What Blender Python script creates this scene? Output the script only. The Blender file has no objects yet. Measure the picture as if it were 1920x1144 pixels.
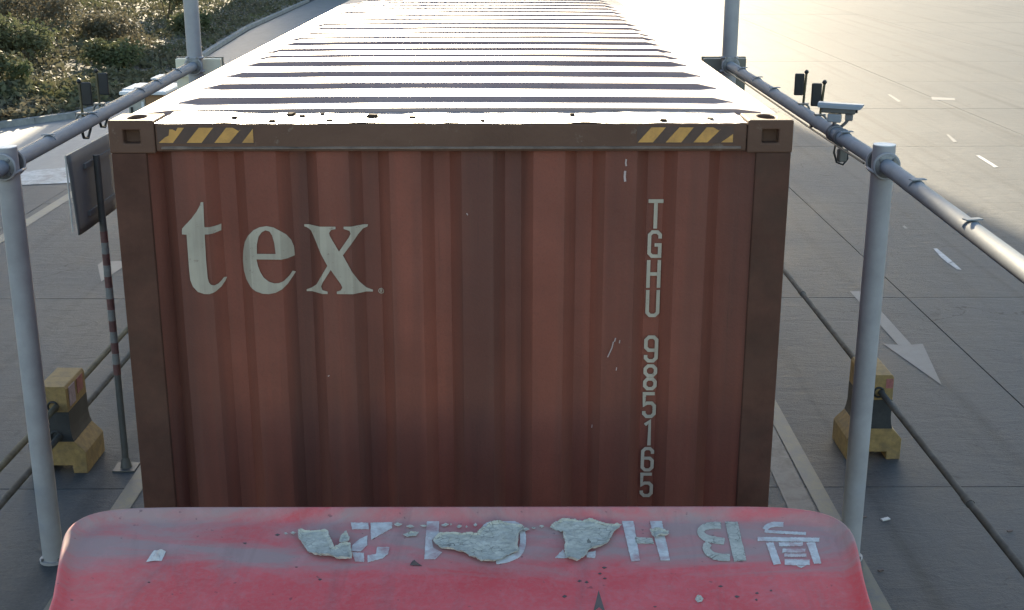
import bpy, bmesh, math, random
from mathutils import Vector, Matrix, noise
from mathutils.geometry import tessellate_polygon

random.seed(7)
R = math.radians
scene = bpy.context.scene
COL = scene.collection

# ------------------------------------------------------------------ camera
F = 2420.0                      # focal length in pixels of a 1920 wide picture
PX, PY = 960.0, 604.0           # optical centre (the picture carries a 64 px caption bar on top)
PITCH, YAW = R(17.3), R(0.33)
CAM = Vector((0, 0, 4.75))
fwd = Vector((math.sin(YAW) * math.cos(PITCH), math.cos(YAW) * math.cos(PITCH), -math.sin(PITCH)))
rgt = Vector((math.cos(YAW), -math.sin(YAW), 0))
upv = rgt.cross(fwd)
cd = bpy.data.cameras.new('camera')
cam = bpy.data.objects.new('camera', cd)
COL.objects.link(cam)
cam.matrix_world = Matrix(((rgt.x, upv.x, -fwd.x, CAM.x), (rgt.y, upv.y, -fwd.y, CAM.y), (rgt.z, upv.z, -fwd.z, CAM.z), (0, 0, 0, 1)))
cd.sensor_width = 36
cd.lens = F / 1920 * 36
cd.shift_y = 32 / 1920
cd.clip_start = 0.1
cd.clip_end = 3000
scene.camera = cam

# ------------------------------------------------------------------ world, sun, exposure
SUN_EL, SUN_AZ = R(14.5), R(-5.2)          # azimuth from +Y towards +X
w = bpy.data.worlds.new('World')
scene.world = w
w.use_nodes = True
nt = w.node_tree
sky = nt.nodes.new('ShaderNodeTexSky')
sky.sky_type = 'NISHITA'
sky.sun_disc = False
sky.sun_elevation = SUN_EL
sky.sun_rotation = SUN_AZ
sky.air_density = 1.0
sky.dust_density = 0.8
sky.ozone_density = 1.0
nt.nodes['Background'].inputs['Strength'].default_value = 0.080
nt.links.new(sky.outputs['Color'], nt.nodes['Background'].inputs['Color'])
sl = bpy.data.lights.new('sun', 'SUN')
sl.energy = 5.0
sl.angle = R(0.45)
sl.color = (1.0, 0.85, 0.61)
so = bpy.data.objects.new('sun', sl)
COL.objects.link(so)
to_sun = Vector((math.sin(SUN_AZ) * math.cos(SUN_EL), math.cos(SUN_AZ) * math.cos(SUN_EL), math.sin(SUN_EL)))
so.rotation_euler = (-to_sun).to_track_quat('-Z', 'Y').to_euler()
so.location = (0, 0, 30)
vs = scene.view_settings
vs.view_transform = 'Standard'
vs.look = 'None'
vs.exposure = 2.25
vs.gamma = 1.0
scene.render.resolution_x, scene.render.resolution_y = 1920, 1144


# ------------------------------------------------------------------ pixel helpers (measuring from the photograph)
def ray(px, py):
    return (fwd + rgt * ((px - PX) / F) + upv * ((PY - py) / F))


def gp(px, py, z=0.0):
    d = ray(px, py)
    return CAM + d * ((z - CAM.z) / d.z)


def fp(px, py, y):
    d = ray(px, py)
    return CAM + d * ((y - CAM.y) / d.y)


def xp(px, py, x):
    d = ray(px, py)
    return CAM + d * ((x - CAM.x) / d.x)


# ------------------------------------------------------------------ materials
class NT:
    def __init__(s, name):
        s.m = bpy.data.materials.new(name)
        s.m.use_nodes = True
        s.t = s.m.node_tree
        s.b = s.t.nodes['Principled BSDF']

    def n(s, kind, **kw):
        o = s.t.nodes.new(kind)
        for k, v in kw.items():
            setattr(o, k, v)
        return o

    def l(s, a, b):
        s.t.links.new(a, b)

    def pos(s, scale=(1, 1, 1), obj=False):
        if obj:
            src = s.n('ShaderNodeTexCoord').outputs['Object']
        else:
            src = s.n('ShaderNodeNewGeometry').outputs['Position']
        mp = s.n('ShaderNodeMapping')
        mp.inputs['Scale'].default_value = scale
        s.l(src, mp.inputs['Vector'])
        return mp.outputs['Vector']

    def noise(s, vec, scale, detail=5, rough=0.6, dist=0.0):
        o = s.n('ShaderNodeTexNoise')
        o.inputs['Scale'].default_value = scale
        o.inputs['Detail'].default_value = detail
        o.inputs['Roughness'].default_value = rough
        o.inputs['Distortion'].default_value = dist
        s.l(vec, o.inputs['Vector'])
        return o.outputs['Fac']

    def ramp(s, fac, a, b, c0=(0, 0, 0, 1), c1=(1, 1, 1, 1)):
        o = s.n('ShaderNodeValToRGB')
        o.color_ramp.elements[0].position = a
        o.color_ramp.elements[1].position = b
        o.color_ramp.elements[0].color = c0
        o.color_ramp.elements[1].color = c1
        s.l(fac, o.inputs['Fac'])
        return o.outputs['Color']

    def mix(s, fac, a, b, blend='MIX'):
        o = s.n('ShaderNodeMix', data_type='RGBA', blend_type=blend)
        for sock, v in ((o.inputs[0], fac), (o.inputs[6], a), (o.inputs[7], b)):
            if hasattr(v, 'default_value') or hasattr(v, 'links'):
                s.l(v, sock)
            elif isinstance(v, (int, float)):
                sock.default_value = v
            else:
                sock.default_value = (v[0], v[1], v[2], 1)
        return o.outputs[2]

    def math(s, op, a, b=0.0):
        o = s.n('ShaderNodeMath', operation=op)
        for sock, v in ((o.inputs[0], a), (o.inputs[1], b)):
            if hasattr(v, 'links'):
                s.l(v, sock)
            else:
                sock.default_value = v
        return o.outputs[0]

    def bump(s, h, strength=0.3, dist=0.01):
        o = s.n('ShaderNodeBump')
        o.inputs['Strength'].default_value = strength
        o.inputs['Distance'].default_value = dist
        s.l(h, o.inputs['Height'])
        s.l(o.outputs['Normal'], s.b.inputs['Normal'])

    def col(s, c):
        if hasattr(c, 'links'):
            s.l(c, s.b.inputs['Base Color'])
        else:
            s.b.inputs['Base Color'].default_value = (c[0], c[1], c[2], 1)

    def rough(s, r):
        if hasattr(r, 'links'):
            s.l(r, s.b.inputs['Roughness'])
        else:
            s.b.inputs['Roughness'].default_value = r


def basic(name, c, rough=0.5, metal=0.0, var=0.25, scale=9.0, bump=0.15, dirt=None, dirt_amt=0.5, obj=False, spec=0.5):
    """painted or bare surface with mottling, grime and a fine relief"""
    n = NT(name)
    p = n.pos(obj=obj)
    f = n.noise(p, scale, 6, 0.65)
    lo = tuple(x * (1 - var) for x in c)
    hi = tuple(min(1, x * (1 + var)) for x in c)
    base = n.mix(n.ramp(f, 0.3, 0.7), lo, hi)
    if dirt:
        g = n.noise(p, scale * 0.37, 8, 0.7, 0.4)
        base = n.mix(n.math('MULTIPLY', n.ramp(g, 0.48, 0.7), dirt_amt), base, dirt)
    n.col(base)
    n.rough(n.math('ADD', n.math('MULTIPLY', f, 0.25), rough - 0.12))
    n.b.inputs['Metallic'].default_value = metal
    n.b.inputs['Specular IOR Level'].default_value = spec
    if bump:
        n.bump(n.noise(p, scale * 6, 4, 0.6), bump, 0.004)
    return n.m


M = {}


def make_materials():
    # concrete slabs
    n = NT('concrete')
    p = n.pos()
    big = n.noise(p, 0.35, 6, 0.6, 0.3)
    mid = n.noise(n.pos((1.6, 0.45, 1)), 1.1, 7, 0.65, 0.5)
    fine = n.noise(p, 30, 4, 0.7)
    c = n.mix(n.ramp(big, 0.3, 0.72), (0.056, 0.061, 0.066), (0.093, 0.101, 0.108))
    c = n.mix(n.math('MULTIPLY', n.ramp(mid, 0.5, 0.75), 0.45), c, (0.058, 0.058, 0.058))
    c = n.mix(n.math('MULTIPLY', n.ramp(fine, 0.35, 0.7), 0.3), c, (0.145, 0.145, 0.14))
    oi = n.n('ShaderNodeObjectInfo')
    c = n.mix(n.math('MULTIPLY', oi.outputs['Random'], 0.22), c, (0.055, 0.058, 0.06))
    tyre = n.noise(n.pos((2.6, 0.05, 1)), 1.0, 5, 0.6, 0.15)
    c = n.mix(n.math('MULTIPLY', n.ramp(tyre, 0.52, 0.70), 0.55), c, (0.036, 0.037, 0.038))
    oil = n.noise(p, 1.9, 7, 0.7, 1.2)
    c = n.mix(n.math('MULTIPLY', n.ramp(oil, 0.61, 0.70), 0.6), c, (0.032, 0.032, 0.032))
    pale = n.noise(n.pos((0.5, 1.6, 1)), 2.4, 7, 0.75, 0.6)
    c = n.mix(n.math('MULTIPLY', n.ramp(pale, 0.60, 0.75), 0.35), c, (0.16, 0.16, 0.155))
    # cracks
    wv = n.n('ShaderNodeTexVoronoi', feature='DISTANCE_TO_EDGE')
    wv.inputs['Scale'].default_value = 0.23
    warp = n.n('ShaderNodeVectorMath', operation='ADD')
    nz = n.n('ShaderNodeTexNoise')
    nz.inputs['Scale'].default_value = 1.7
    nz.inputs['Detail'].default_value = 6
    n.l(p, nz.inputs['Vector'])
    sc = n.n('ShaderNodeVectorMath', operation='SCALE')
    sc.inputs['Scale'].default_value = 1.0
    n.l(nz.outputs['Color'], sc.inputs[0])
    n.l(p, warp.inputs[0])
    n.l(sc.outputs[0], warp.inputs[1])
    n.l(warp.outputs[0], wv.inputs['Vector'])
    crack = n.math('LESS_THAN', wv.outputs['Distance'], 0.0022)
    cmask = n.ramp(n.noise(p, 0.21, 3), 0.50, 0.56)
    crack = n.math('MULTIPLY', crack, cmask)
    c = n.mix(n.math('MULTIPLY', crack, 0.7), c, (0.03, 0.03, 0.03))
    n.col(c)
    n.rough(n.math('ADD', n.math('MULTIPLY', big, 0.25), 0.48))
    n.b.inputs['Specular IOR Level'].default_value = 0.10
    n.bump(n.math('ADD', n.noise(p, 60, 4, 0.7), n.math('MULTIPLY', n.noise(n.pos((0.7, 1.5, 1)), 3.0, 7, 0.7, 0.8), 3.5)), 0.48, 0.010)
    M['concrete'] = n.m

    M['joint'] = basic('joint_soil', (0.035, 0.034, 0.032), 0.9, var=0.3, scale=4)
    M['kerb'] = basic('kerb_concrete', (0.26, 0.26, 0.245), 0.8, var=0.2, scale=5, dirt=(0.1, 0.1, 0.09))

    def paint(name, c, wear_lo, wear_hi, under=(0.10, 0.10, 0.10)):
        n = NT(name)
        p = n.pos()
        a = n.noise(p, 5.5, 8, 0.75, 0.6)
        b = n.noise(n.pos((1, 0.25, 1)), 2.2, 6, 0.7)
        wear = n.ramp(n.math('ADD', n.math('MULTIPLY', a, 0.6), n.math('MULTIPLY', b, 0.4)), wear_lo, wear_hi)
        n.col(n.mix(wear, c, under))
        n.rough(0.6)
        n.bump(n.noise(p, 50, 4, 0.7), 0.25, 0.005)
        return n.m
    M['pale_concrete'] = paint('pale_concrete', (0.20, 0.205, 0.205), 0.40, 0.70, (0.13, 0.133, 0.133))  # smooth paving, lightened in colour to imitate sheen
    M['white_paint'] = paint('worn_white_paint', (0.42, 0.43, 0.43), 0.44, 0.62)  # worn dashes, and the white that stands in for road sheen
    M['faded_paint'] = paint('faded_white_paint', (0.128, 0.138, 0.143), 0.33, 0.60)
    M['yellow_paint'] = paint('worn_yellow_paint', (0.17, 0.15, 0.085), 0.36, 0.6)
    M['scuffed'] = paint('scuffed_concrete', (0.035, 0.035, 0.035), 0.44, 0.56, (0.085, 0.085, 0.085))

    # container paint
    n = NT('container_paint')
    p = n.pos()
    a = n.noise(p, 1.3, 6, 0.6, 0.3)
    band = n.noise(n.pos((4.2, 4.2, 0.22)), 1.0, 4, 0.55)
    streak = n.noise(n.pos((16, 16, 0.5)), 1.0, 7, 0.7)
    c = n.mix(n.ramp(a, 0.3, 0.7), (0.165, 0.050, 0.031), (0.262, 0.080, 0.049))
    c = n.mix(n.math('MULTIPLY', n.ramp(band, 0.42, 0.62), 0.70), c, (0.078, 0.034, 0.025))
    c = n.mix(n.math('MULTIPLY', n.ramp(streak, 0.50, 0.76), 0.30), c, (0.165, 0.085, 0.056))
    run = n.noise(n.pos((38, 38, 0.8)), 1.0, 5, 0.7, 0.2)
    c = n.mix(n.math('MULTIPLY', n.ramp(run, 0.62, 0.74), 0.55), c, (0.050, 0.026, 0.018))
    chips = n.ramp(n.noise(p, 17, 9, 0.8, 0.3), 0.66, 0.70)
    c = n.mix(n.math('MULTIPLY', chips, 0.55), c, (0.17, 0.10, 0.07))
    grit = n.noise(p, 140, 3, 0.6)
    c = n.mix(n.math('MULTIPLY', n.ramp(grit, 0.5, 0.8), 0.25), c, (0.05, 0.03, 0.025))
    n.col(c)
    n.rough(n.math('ADD', n.math('MULTIPLY', streak, 0.3), 0.42))
    n.b.inputs['Specular IOR Level'].default_value = 0.35
    n.bump(n.math('ADD', n.noise(p, 5, 3, 0.5), n.math('MULTIPLY', n.noise(p, 90, 3, 0.6), 0.2)), 0.35, 0.014)
    M['container'] = n.m

    n = NT('container_header_paint')
    p = n.pos()
    a = n.noise(n.pos((1, 1, 2)), 2.3, 7, 0.65, 0.5)
    c = n.mix(n.ramp(a, 0.3, 0.7), (0.105, 0.058, 0.039), (0.150, 0.086, 0.058))
    c = n.mix(n.math('MULTIPLY', n.ramp(n.noise(p, 17, 8, 0.75), 0.60, 0.68), 0.6), c, (0.22, 0.17, 0.13))
    n.col(c)
    n.rough(0.65)
    n.b.inputs['Specular IOR Level'].default_value = 0.15
    n.bump(n.noise(p, 25, 6, 0.7), 0.35, 0.006)
    M['header'] = n.m

    M['post_paint'] = basic('container_post_paint', (0.094, 0.044, 0.030), 0.65, var=0.3, scale=5, dirt=(0.070, 0.043, 0.030), dirt_amt=0.7, bump=0.3, spec=0.15)
    n = NT('container_roof_paint')
    p = n.pos()
    a = n.noise(p, 1.2, 7, 0.65, 0.6)
    c = n.mix(n.ramp(a, 0.35, 0.7), (0.22, 0.135, 0.115), (0.34, 0.24, 0.215))
    sp = n.ramp(n.noise(p, 21, 8, 0.8), 0.62, 0.68)
    c = n.mix(n.math('MULTIPLY', sp, 0.7), c, (0.075, 0.055, 0.042))
    n.col(c)
    n.rough(n.math('ADD', n.math('MULTIPLY', a, 0.2), 0.42))
    n.b.inputs['Specular IOR Level'].default_value = 1.0
    n.bump(n.noise(p, 3.5, 5, 0.6), 0.3, 0.012)
    M['roof'] = n.m

    n = NT('container_roof_edge')
    p = n.pos()
    a = n.ramp(n.noise(n.pos((1, 2.0, 1)), 9, 8, 0.8, 0.8), 0.53, 0.60)
    c = n.mix(a, (0.33, 0.27, 0.24), (0.06, 0.045, 0.035))
    n.col(c)
    n.rough(0.45)
    n.bump(n.noise(p, 19, 6, 0.7), 0.7, 0.012)
    M['roof_edge'] = n.m

    n = NT('faded_lettering')
    p = n.pos()
    c = n.mix(n.ramp(n.noise(p, 6, 5), 0.3, 0.7), (0.36, 0.315, 0.24), (0.48, 0.42, 0.32))
    c = n.mix(n.math('MULTIPLY', n.ramp(n.noise(n.pos((16, 16, 0.5)), 1.0, 7, 0.7), 0.48, 0.72), 0.45), c, (0.19, 0.145, 0.115))
    c = n.mix(n.math('MULTIPLY', n.ramp(n.noise(p, 34, 8, 0.8), 0.60, 0.66), 0.7), c, (0.13, 0.07, 0.05))
    n.col(c)
    n.rough(0.6)
    M['letter'] = n.m
    M['hazard_yellow'] = basic('hazard_yellow', (0.56, 0.29, 0.07), 0.5, var=0.15, scale=20, dirt=(0.24, 0.12, 0.05), dirt_amt=0.75)
    M['hazard_black'] = basic('hazard_black', (0.085, 0.048, 0.033), 0.6, var=0.2, scale=20)
    M['seam'] = basic('weld_bead', (0.17, 0.125, 0.095), 0.6, var=0.4, scale=14)
    M['rust'] = basic('rust_flake', (0.055, 0.036, 0.022), 0.95, var=0.4, scale=30, spec=0.1)
    M['scratch'] = basic('bare_scratch', (0.42, 0.33, 0.30), 0.5, var=0.2)

    # cab roof: sun-bleached red paint under grey dust
    n = NT('faded_red_cab_paint')
    p = n.pos()
    a = n.noise(p, 2.1, 5, 0.55, 0.4)
    red = n.mix(n.ramp(a, 0.3, 0.7), (0.60, 0.055, 0.060), (0.70, 0.120, 0.128))
    d1 = n.noise(n.pos((1.0, 3.2, 1)), 1.55, 6, 0.62, 0.9)
    d2 = n.noise(p, 11, 7, 0.75)
    sx = n.n('ShaderNodeSeparateXYZ')
    n.l(n.n('ShaderNodeNewGeometry').outputs['Position'], sx.inputs[0])
    # dust settled in the trough behind the raised rear lip
    tr = n.n('ShaderNodeMapRange', interpolation_type='SMOOTHSTEP')
    tr.inputs['From Min'].default_value = 3.22
    tr.inputs['From Max'].default_value = 3.52
    n.l(sx.outputs['Y'], tr.inputs['Value'])
    dust = n.math('ADD', n.math('MULTIPLY', d1, 0.9), n.math('MULTIPLY', tr.outputs[0], 0.27))
    dust = n.ramp(n.math('ADD', dust, n.math('MULTIPLY', d2, 0.12)), 0.61, 0.84)
    c = n.mix(n.math('MULTIPLY', dust, 0.85), red, (0.34, 0.28, 0.255))
    smear = n.noise(n.pos((6, 1.2, 1)), 1.4, 6, 0.7, 0.8)
    c = n.mix(n.math('MULTIPLY', n.ramp(smear, 0.52, 0.72), 0.34), c, (0.19, 0.115, 0.115))
    fad = n.noise(p, 7, 8, 0.8, 0.5)
    c = n.mix(n.math('MULTIPLY', n.ramp(fad, 0.5, 0.75), 0.30), c, (0.78, 0.30, 0.31))
    speck = n.ramp(n.noise(p, 34, 3, 0.5), 0.70, 0.74)
    c = n.mix(n.math('MULTIPLY', speck, 0.55), c, (0.09, 0.05, 0.055))
    n.col(c)
    chalk = n.noise(p, 60, 6, 0.8)
    c = n.mix(n.math('MULTIPLY', n.ramp(chalk, 0.45, 0.75), 0.35), c, (0.40, 0.27, 0.26))
    pit = n.ramp(n.noise(p, 95, 5, 0.7), 0.66, 0.72)
    c = n.mix(n.math('MULTIPLY', pit, 0.5), c, (0.16, 0.06, 0.06))
    n.col(c)
    n.rough(n.math('ADD', n.math('MULTIPLY', dust, 0.2), 0.55))
    n.b.inputs['Specular IOR Level'].default_value = 0.28
    n.bump(n.math('ADD', n.noise(p, 4, 3, 0.5), n.math('MULTIPLY', d2, 0.25)), 0.16, 0.01)
    M['cab_red'] = n.m
    M['plate_white'] = basic('flaking_white_letter', (0.58, 0.56, 0.53), 0.6, var=0.2, scale=40, dirt=(0.40, 0.20, 0.20), dirt_amt=0.9, bump=0.3)
    n = NT('peeled_grey_film')
    p = n.pos()
    c = n.mix(n.ramp(n.noise(p, 30, 6, 0.7), 0.3, 0.7), (0.40, 0.385, 0.32), (0.64, 0.62, 0.53))
    c = n.mix(n.math('MULTIPLY', n.ramp(n.noise(n.pos((1, 3, 1)), 38, 7, 0.8, 1.0), 0.56, 0.66), 0.7), c, (0.17, 0.165, 0.14))
    n.col(c)
    n.rough(0.6)
    ck = n.n('ShaderNodeTexVoronoi', feature='DISTANCE_TO_EDGE')
    ck.inputs['Scale'].default_value = 42
    n.l(n.pos((1, 1.7, 1)), ck.inputs['Vector'])
    ckm = n.math('MULTIPLY', n.math('LESS_THAN', ck.outputs['Distance'], 0.035), n.ramp(n.noise(p, 14, 3), 0.45, 0.6))
    c2 = n.mix(n.math('MULTIPLY', ckm, 0.8), c, (0.13, 0.12, 0.10))
    n.col(c2)
    n.bump(n.noise(n.pos((1, 3, 1)), 45, 6, 0.75, 0.8), 0.9, 0.006)
    M['film'] = n.m
    M['under_film'] = basic('torn_dark_film', (0.10, 0.075, 0.07), 0.7)

    M['galv'] = basic('grey_painted_steel', (0.36, 0.345, 0.34), 0.55, var=0.12, scale=5, dirt=(0.26, 0.25, 0.25), dirt_amt=0.4)
    M['pole_white'] = basic('white_pole_cap', (0.72, 0.72, 0.70), 0.5, var=0.08)
    M['rail'] = basic('pale_blue_grey_pipe', (0.24, 0.265, 0.285), 0.7, spec=0.15, var=0.12, scale=6, dirt=(0.30, 0.31, 0.31), dirt_amt=0.4, metal=0.0)
    M['clamp'] = basic('dull_clamp_steel', (0.20, 0.20, 0.20), 0.45, metal=0.6, var=0.25, scale=30)
    M['black'] = basic('black_plastic', (0.018, 0.018, 0.018), 0.5, var=0.3)
    M['dark_rod'] = basic('olive_brown_rod', (0.09, 0.075, 0.035), 0.45, var=0.3, scale=30)
    M['cam_house'] = basic('camera_housing', (0.30, 0.32, 0.335), 0.4, var=0.08)
    M['cam_dark'] = basic('camera_under', (0.13, 0.125, 0.11), 0.5, var=0.15)
    M['glass'] = basic('dark_lens', (0.01, 0.01, 0.012), 0.1, var=0.1, bump=0)
    M['barrier_yellow'] = basic('barrier_yellow', (0.275, 0.180, 0.068), 0.8, var=0.3, scale=14, dirt=(0.15, 0.105, 0.060), dirt_amt=0.8, bump=0.3)
    M['barrier_black'] = basic('barrier_black', (0.030, 0.030, 0.030), 0.75, var=0.3, scale=8, dirt=(0.07, 0.07, 0.065), bump=0.3)
    M['reflector'] = basic('faded_red_reflector', (0.30, 0.10, 0.09), 0.5, var=0.4, scale=25)
    M['reflector_w'] = basic('faded_pink_reflector', (0.33, 0.25, 0.27), 0.5, var=0.4, scale=25)
    M['pipe'] = basic('weathered_pipe', (0.085, 0.085, 0.079), 0.8, spec=0.15, var=0.35, scale=7, dirt=(0.05, 0.046, 0.04), dirt_amt=0.85)
    M['pipe_yellow'] = basic('weathered_yellow_pipe', (0.13, 0.12, 0.083), 0.8, spec=0.15, var=0.3, scale=7, dirt=(0.05, 0.046, 0.04), dirt_amt=0.85)
    M['sign_back'] = basic('grey_sign_back', (0.135, 0.132, 0.126), 0.8, var=0.12, scale=4, dirt=(0.07, 0.07, 0.066))
    M['sign_edge'] = basic('pale_sign_edge', (0.50, 0.49, 0.46), 0.5, var=0.1)
    M['post'] = basic('grey_brown_post', (0.075, 0.072, 0.066), 0.55, var=0.2)
    M['red_band'] = basic('faded_red_band', (0.11, 0.045, 0.04), 0.6, var=0.3, scale=20, dirt=(0.15, 0.1, 0.09))
    M['white_band'] = basic('faded_white_band', (0.17, 0.165, 0.155), 0.6, var=0.2, scale=20, dirt=(0.11, 0.10, 0.09))
    M['cream'] = basic('cream_panel', (0.80, 0.72, 0.54), 0.55, var=0.08)
    M['taupe'] = basic('taupe_panel', (0.19, 0.18, 0.145), 0.6, var=0.12)
    M['kiosk'] = basic('beige_cabinet', (0.46, 0.43, 0.36), 0.55, var=0.1, dirt=(0.3, 0.27, 0.22))
    M['kiosk_white'] = basic('white_roof_plate', (0.72, 0.72, 0.70), 0.5, var=0.07)
    M['brown_box'] = basic('brown_panel', (0.34, 0.19, 0.09), 0.6, var=0.15)
    M['grey_panel'] = basic('grey_cabinet', (0.40, 0.41, 0.40), 0.5, var=0.1)
    M['tyre'] = basic('tyre_rubber', (0.02, 0.02, 0.02), 0.8, var=0.3)
    M['chassis'] = basic('chassis_paint', (0.05, 0.05, 0.055), 0.6, var=0.3, dirt=(0.13, 0.11, 0.09))
    M['soil'] = basic('bank_soil', (0.10, 0.09, 0.065), 0.95, var=0.4, scale=1.2, dirt=(0.085, 0.09, 0.045), dirt_amt=0.8)
    M['stem'] = basic('shrub_stem', (0.10, 0.075, 0.05), 0.9)
    M['facade'] = basic('pale_facade', (0.42, 0.42, 0.40), 0.7, var=0.08, scale=0.4)
    M['facade_roof'] = basic('sheet_roof', (0.30, 0.32, 0.34), 0.5, var=0.1, scale=0.4)
    M['cable'] = basic('black_cable', (0.02, 0.02, 0.02), 0.45, var=0.2)

    def leaf(name, c0, c1, c2):
        n = NT(name)
        p = n.pos()
        a = n.noise(p, 0.55, 4, 0.6)
        b = n.noise(p, 9.0, 2, 0.6)
        c = n.mix(n.ramp(a, 0.36, 0.64), c0, c1)
        c = n.mix(n.math('MULTIPLY', n.ramp(b, 0.5, 0.7), 0.7), c, c2)
        n.col(c)
        n.rough(0.75)
        n.b.inputs['Specular IOR Level'].default_value = 0.12
        tr = n.n('ShaderNodeBsdfTranslucent')
        n.l(c, tr.inputs['Color'])
        ms = n.n('ShaderNodeMixShader')
        ms.inputs[0].default_value = 0.2
        n.l(n.b.outputs[0], ms.inputs[1])
        n.l(tr.outputs[0], ms.inputs[2])
        n.l(ms.outputs[0], n.t.nodes['Material Output'].inputs['Surface'])
        return n.m
    M['cover'] = leaf('ground_cover_leaf', (0.105, 0.110, 0.055), (0.125, 0.110, 0.075), (0.165, 0.155, 0.10))
    M['leaf'] = leaf('shrub_leaf', (0.095, 0.115, 0.050), (0.12, 0.12, 0.068), (0.15, 0.15, 0.095))
    M['leaf_brown'] = leaf('dry_shrub_leaf', (0.12, 0.11, 0.070), (0.14, 0.12, 0.085), (0.17, 0.155, 0.11))


make_materials()


# ------------------------------------------------------------------ mesh builder
class MB:
    def __init__(s):
        s.v, s.f = [], []

    def add(s, vs_, fs_):
        b = len(s.v)
        s.v += [tuple(v) for v in vs_]
        s.f += [tuple(i + b for i in f) for f in fs_]
        return s

    def box(s, lo, hi):
        x0, y0, z0 = lo
        x1, y1, z1 = hi
        return s.add([(x0, y0, z0), (x1, y0, z0), (x1, y1, z0), (x0, y1, z0), (x0, y0, z1), (x1, y0, z1), (x1, y1, z1), (x0, y1, z1)],
                     [(0, 3, 2, 1), (4, 5, 6, 7), (0, 1, 5, 4), (1, 2, 6, 5), (2, 3, 7, 6), (3, 0, 4, 7)])

    def obox(s, c, ax, ay, az, hx, hy, hz):
        c, ax, ay, az = Vector(c), Vector(ax).normalized(), Vector(ay).normalized(), Vector(az).normalized()
        P = [c + ax * (hx * i) + ay * (hy * j) + az * (hz * k) for k in (-1, 1) for (i, j) in ((-1, -1), (1, -1), (1, 1), (-1, 1))]
        return s.add(P, [(0, 3, 2, 1), (4, 5, 6, 7), (0, 1, 5, 4), (1, 2, 6, 5), (2, 3, 7, 6), (3, 0, 4, 7)])

    def path(s, pts, r, n=12, caps=True, closed=False):
        pts = [Vector(p) for p in pts]
        rs = r if isinstance(r, (list, tuple)) else [r] * len(pts)
        rings = []
        prev = None
        N = len(pts)
        for i, p in enumerate(pts):
            if closed:
                t = (pts[(i + 1) % N] - pts[i - 1]).normalized()
            else:
                t = (pts[min(i + 1, N - 1)] - pts[max(i - 1, 0)]).normalized()
            if prev is None:
                a = Vector((0, 0, 1)) if abs(t.z) < 0.9 else Vector((1, 0, 0))
                u = t.cross(a).normalized()
            else:
                u = (prev - t * prev.dot(t)).normalized()
            prev = u
            vv = t.cross(u)
            rings.append([p + (u * math.cos(2 * math.pi * k / n) + vv * math.sin(2 * math.pi * k / n)) * rs[i] for k in range(n)])
        V = [q for ring in rings for q in ring]
        Fc = []
        for i in range(N if closed else N - 1):
            j = (i + 1) % N
            for k in range(n):
                k2 = (k + 1) % n
                Fc.append((i * n + k, i * n + k2, j * n + k2, j * n + k))
        if caps and not closed:
            Fc.append(tuple(range(n - 1, -1, -1)))
            Fc.append(tuple((N - 1) * n + k for k in range(n)))
        return s.add(V, Fc)

    def tube(s, a, b, r, n=16, r1=None):
        return s.path([a, b], [r, r if r1 is None else r1], n)

    def prism_y(s, poly, y0, y1):
        """closed outline in x,z swept along y"""
        n = len(poly)
        V = [(x, y0, z) for x, z in poly] + [(x, y1, z) for x, z in poly]
        Fc = [(i, (i + 1) % n, n + (i + 1) % n, n + i) for i in range(n)]
        tri = tessellate_polygon([[Vector((x, z, 0)) for x, z in poly]])
        Fc += [tuple(t) for t in tri] + [tuple(n + i for i in reversed(t)) for t in tri]
        return s.add(V, Fc)

    def build(s, name, m, parent=None, smooth=False, bevel=0.0):
        me = bpy.data.meshes.new(name)
        me.from_pydata(s.v, [], s.f)
        me.validate()
        bm = bmesh.new()
        bm.from_mesh(me)
        bmesh.ops.recalc_face_normals(bm, faces=bm.faces)
        bm.to_mesh(me)
        bm.free()
        me.materials.append(M[m] if isinstance(m, str) else m)
        return link(name, me, parent, smooth, bevel)


def link(name, me, parent=None, smooth=False, bevel=0.0):
    if smooth:
        for p in me.polygons:
            p.use_smooth = True
    o = bpy.data.objects.new(name, me)
    COL.objects.link(o)
    if smooth and smooth != 'all':
        md = o.modifiers.new('edge', 'EDGE_SPLIT')
        md.split_angle = R(40)
    if bevel:
        md = o.modifiers.new('bevel', 'BEVEL')
        md.width = bevel
        md.segments = 2
        md.limit_method = 'ANGLE'
        md.angle_limit = R(40)
    if parent:
        setparent(o, parent)
    return o


def setparent(o, parent):
    o.parent = parent
    base = parent
    while base.parent:
        base = base.parent
    if parent is base and base.type == 'EMPTY':
        o.matrix_parent_inverse = Matrix.Translation(base.location).inverted()


def thing(name, label, cat, loc, group=None):
    o = bpy.data.objects.new(name, None)
    COL.objects.link(o)
    o.location = loc
    o.empty_display_size = 0.2
    return tag(o, label, cat, group)


def tag(o, label, cat, group=None):
    o['label'] = label
    o['category'] = cat
    if group:
        o['group'] = group
    return o


def structure(o):
    o['kind'] = 'structure'
    return o


def tess(loops):
    """outline(s) -> verts, tris"""
    L = [[Vector((p[0], p[1], 0)) for p in lp] for lp in loops]
    tri = tessellate_polygon(L)
    flat = [p for lp in L for p in lp]
    return flat, [tuple(t) for t in tri]


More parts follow.
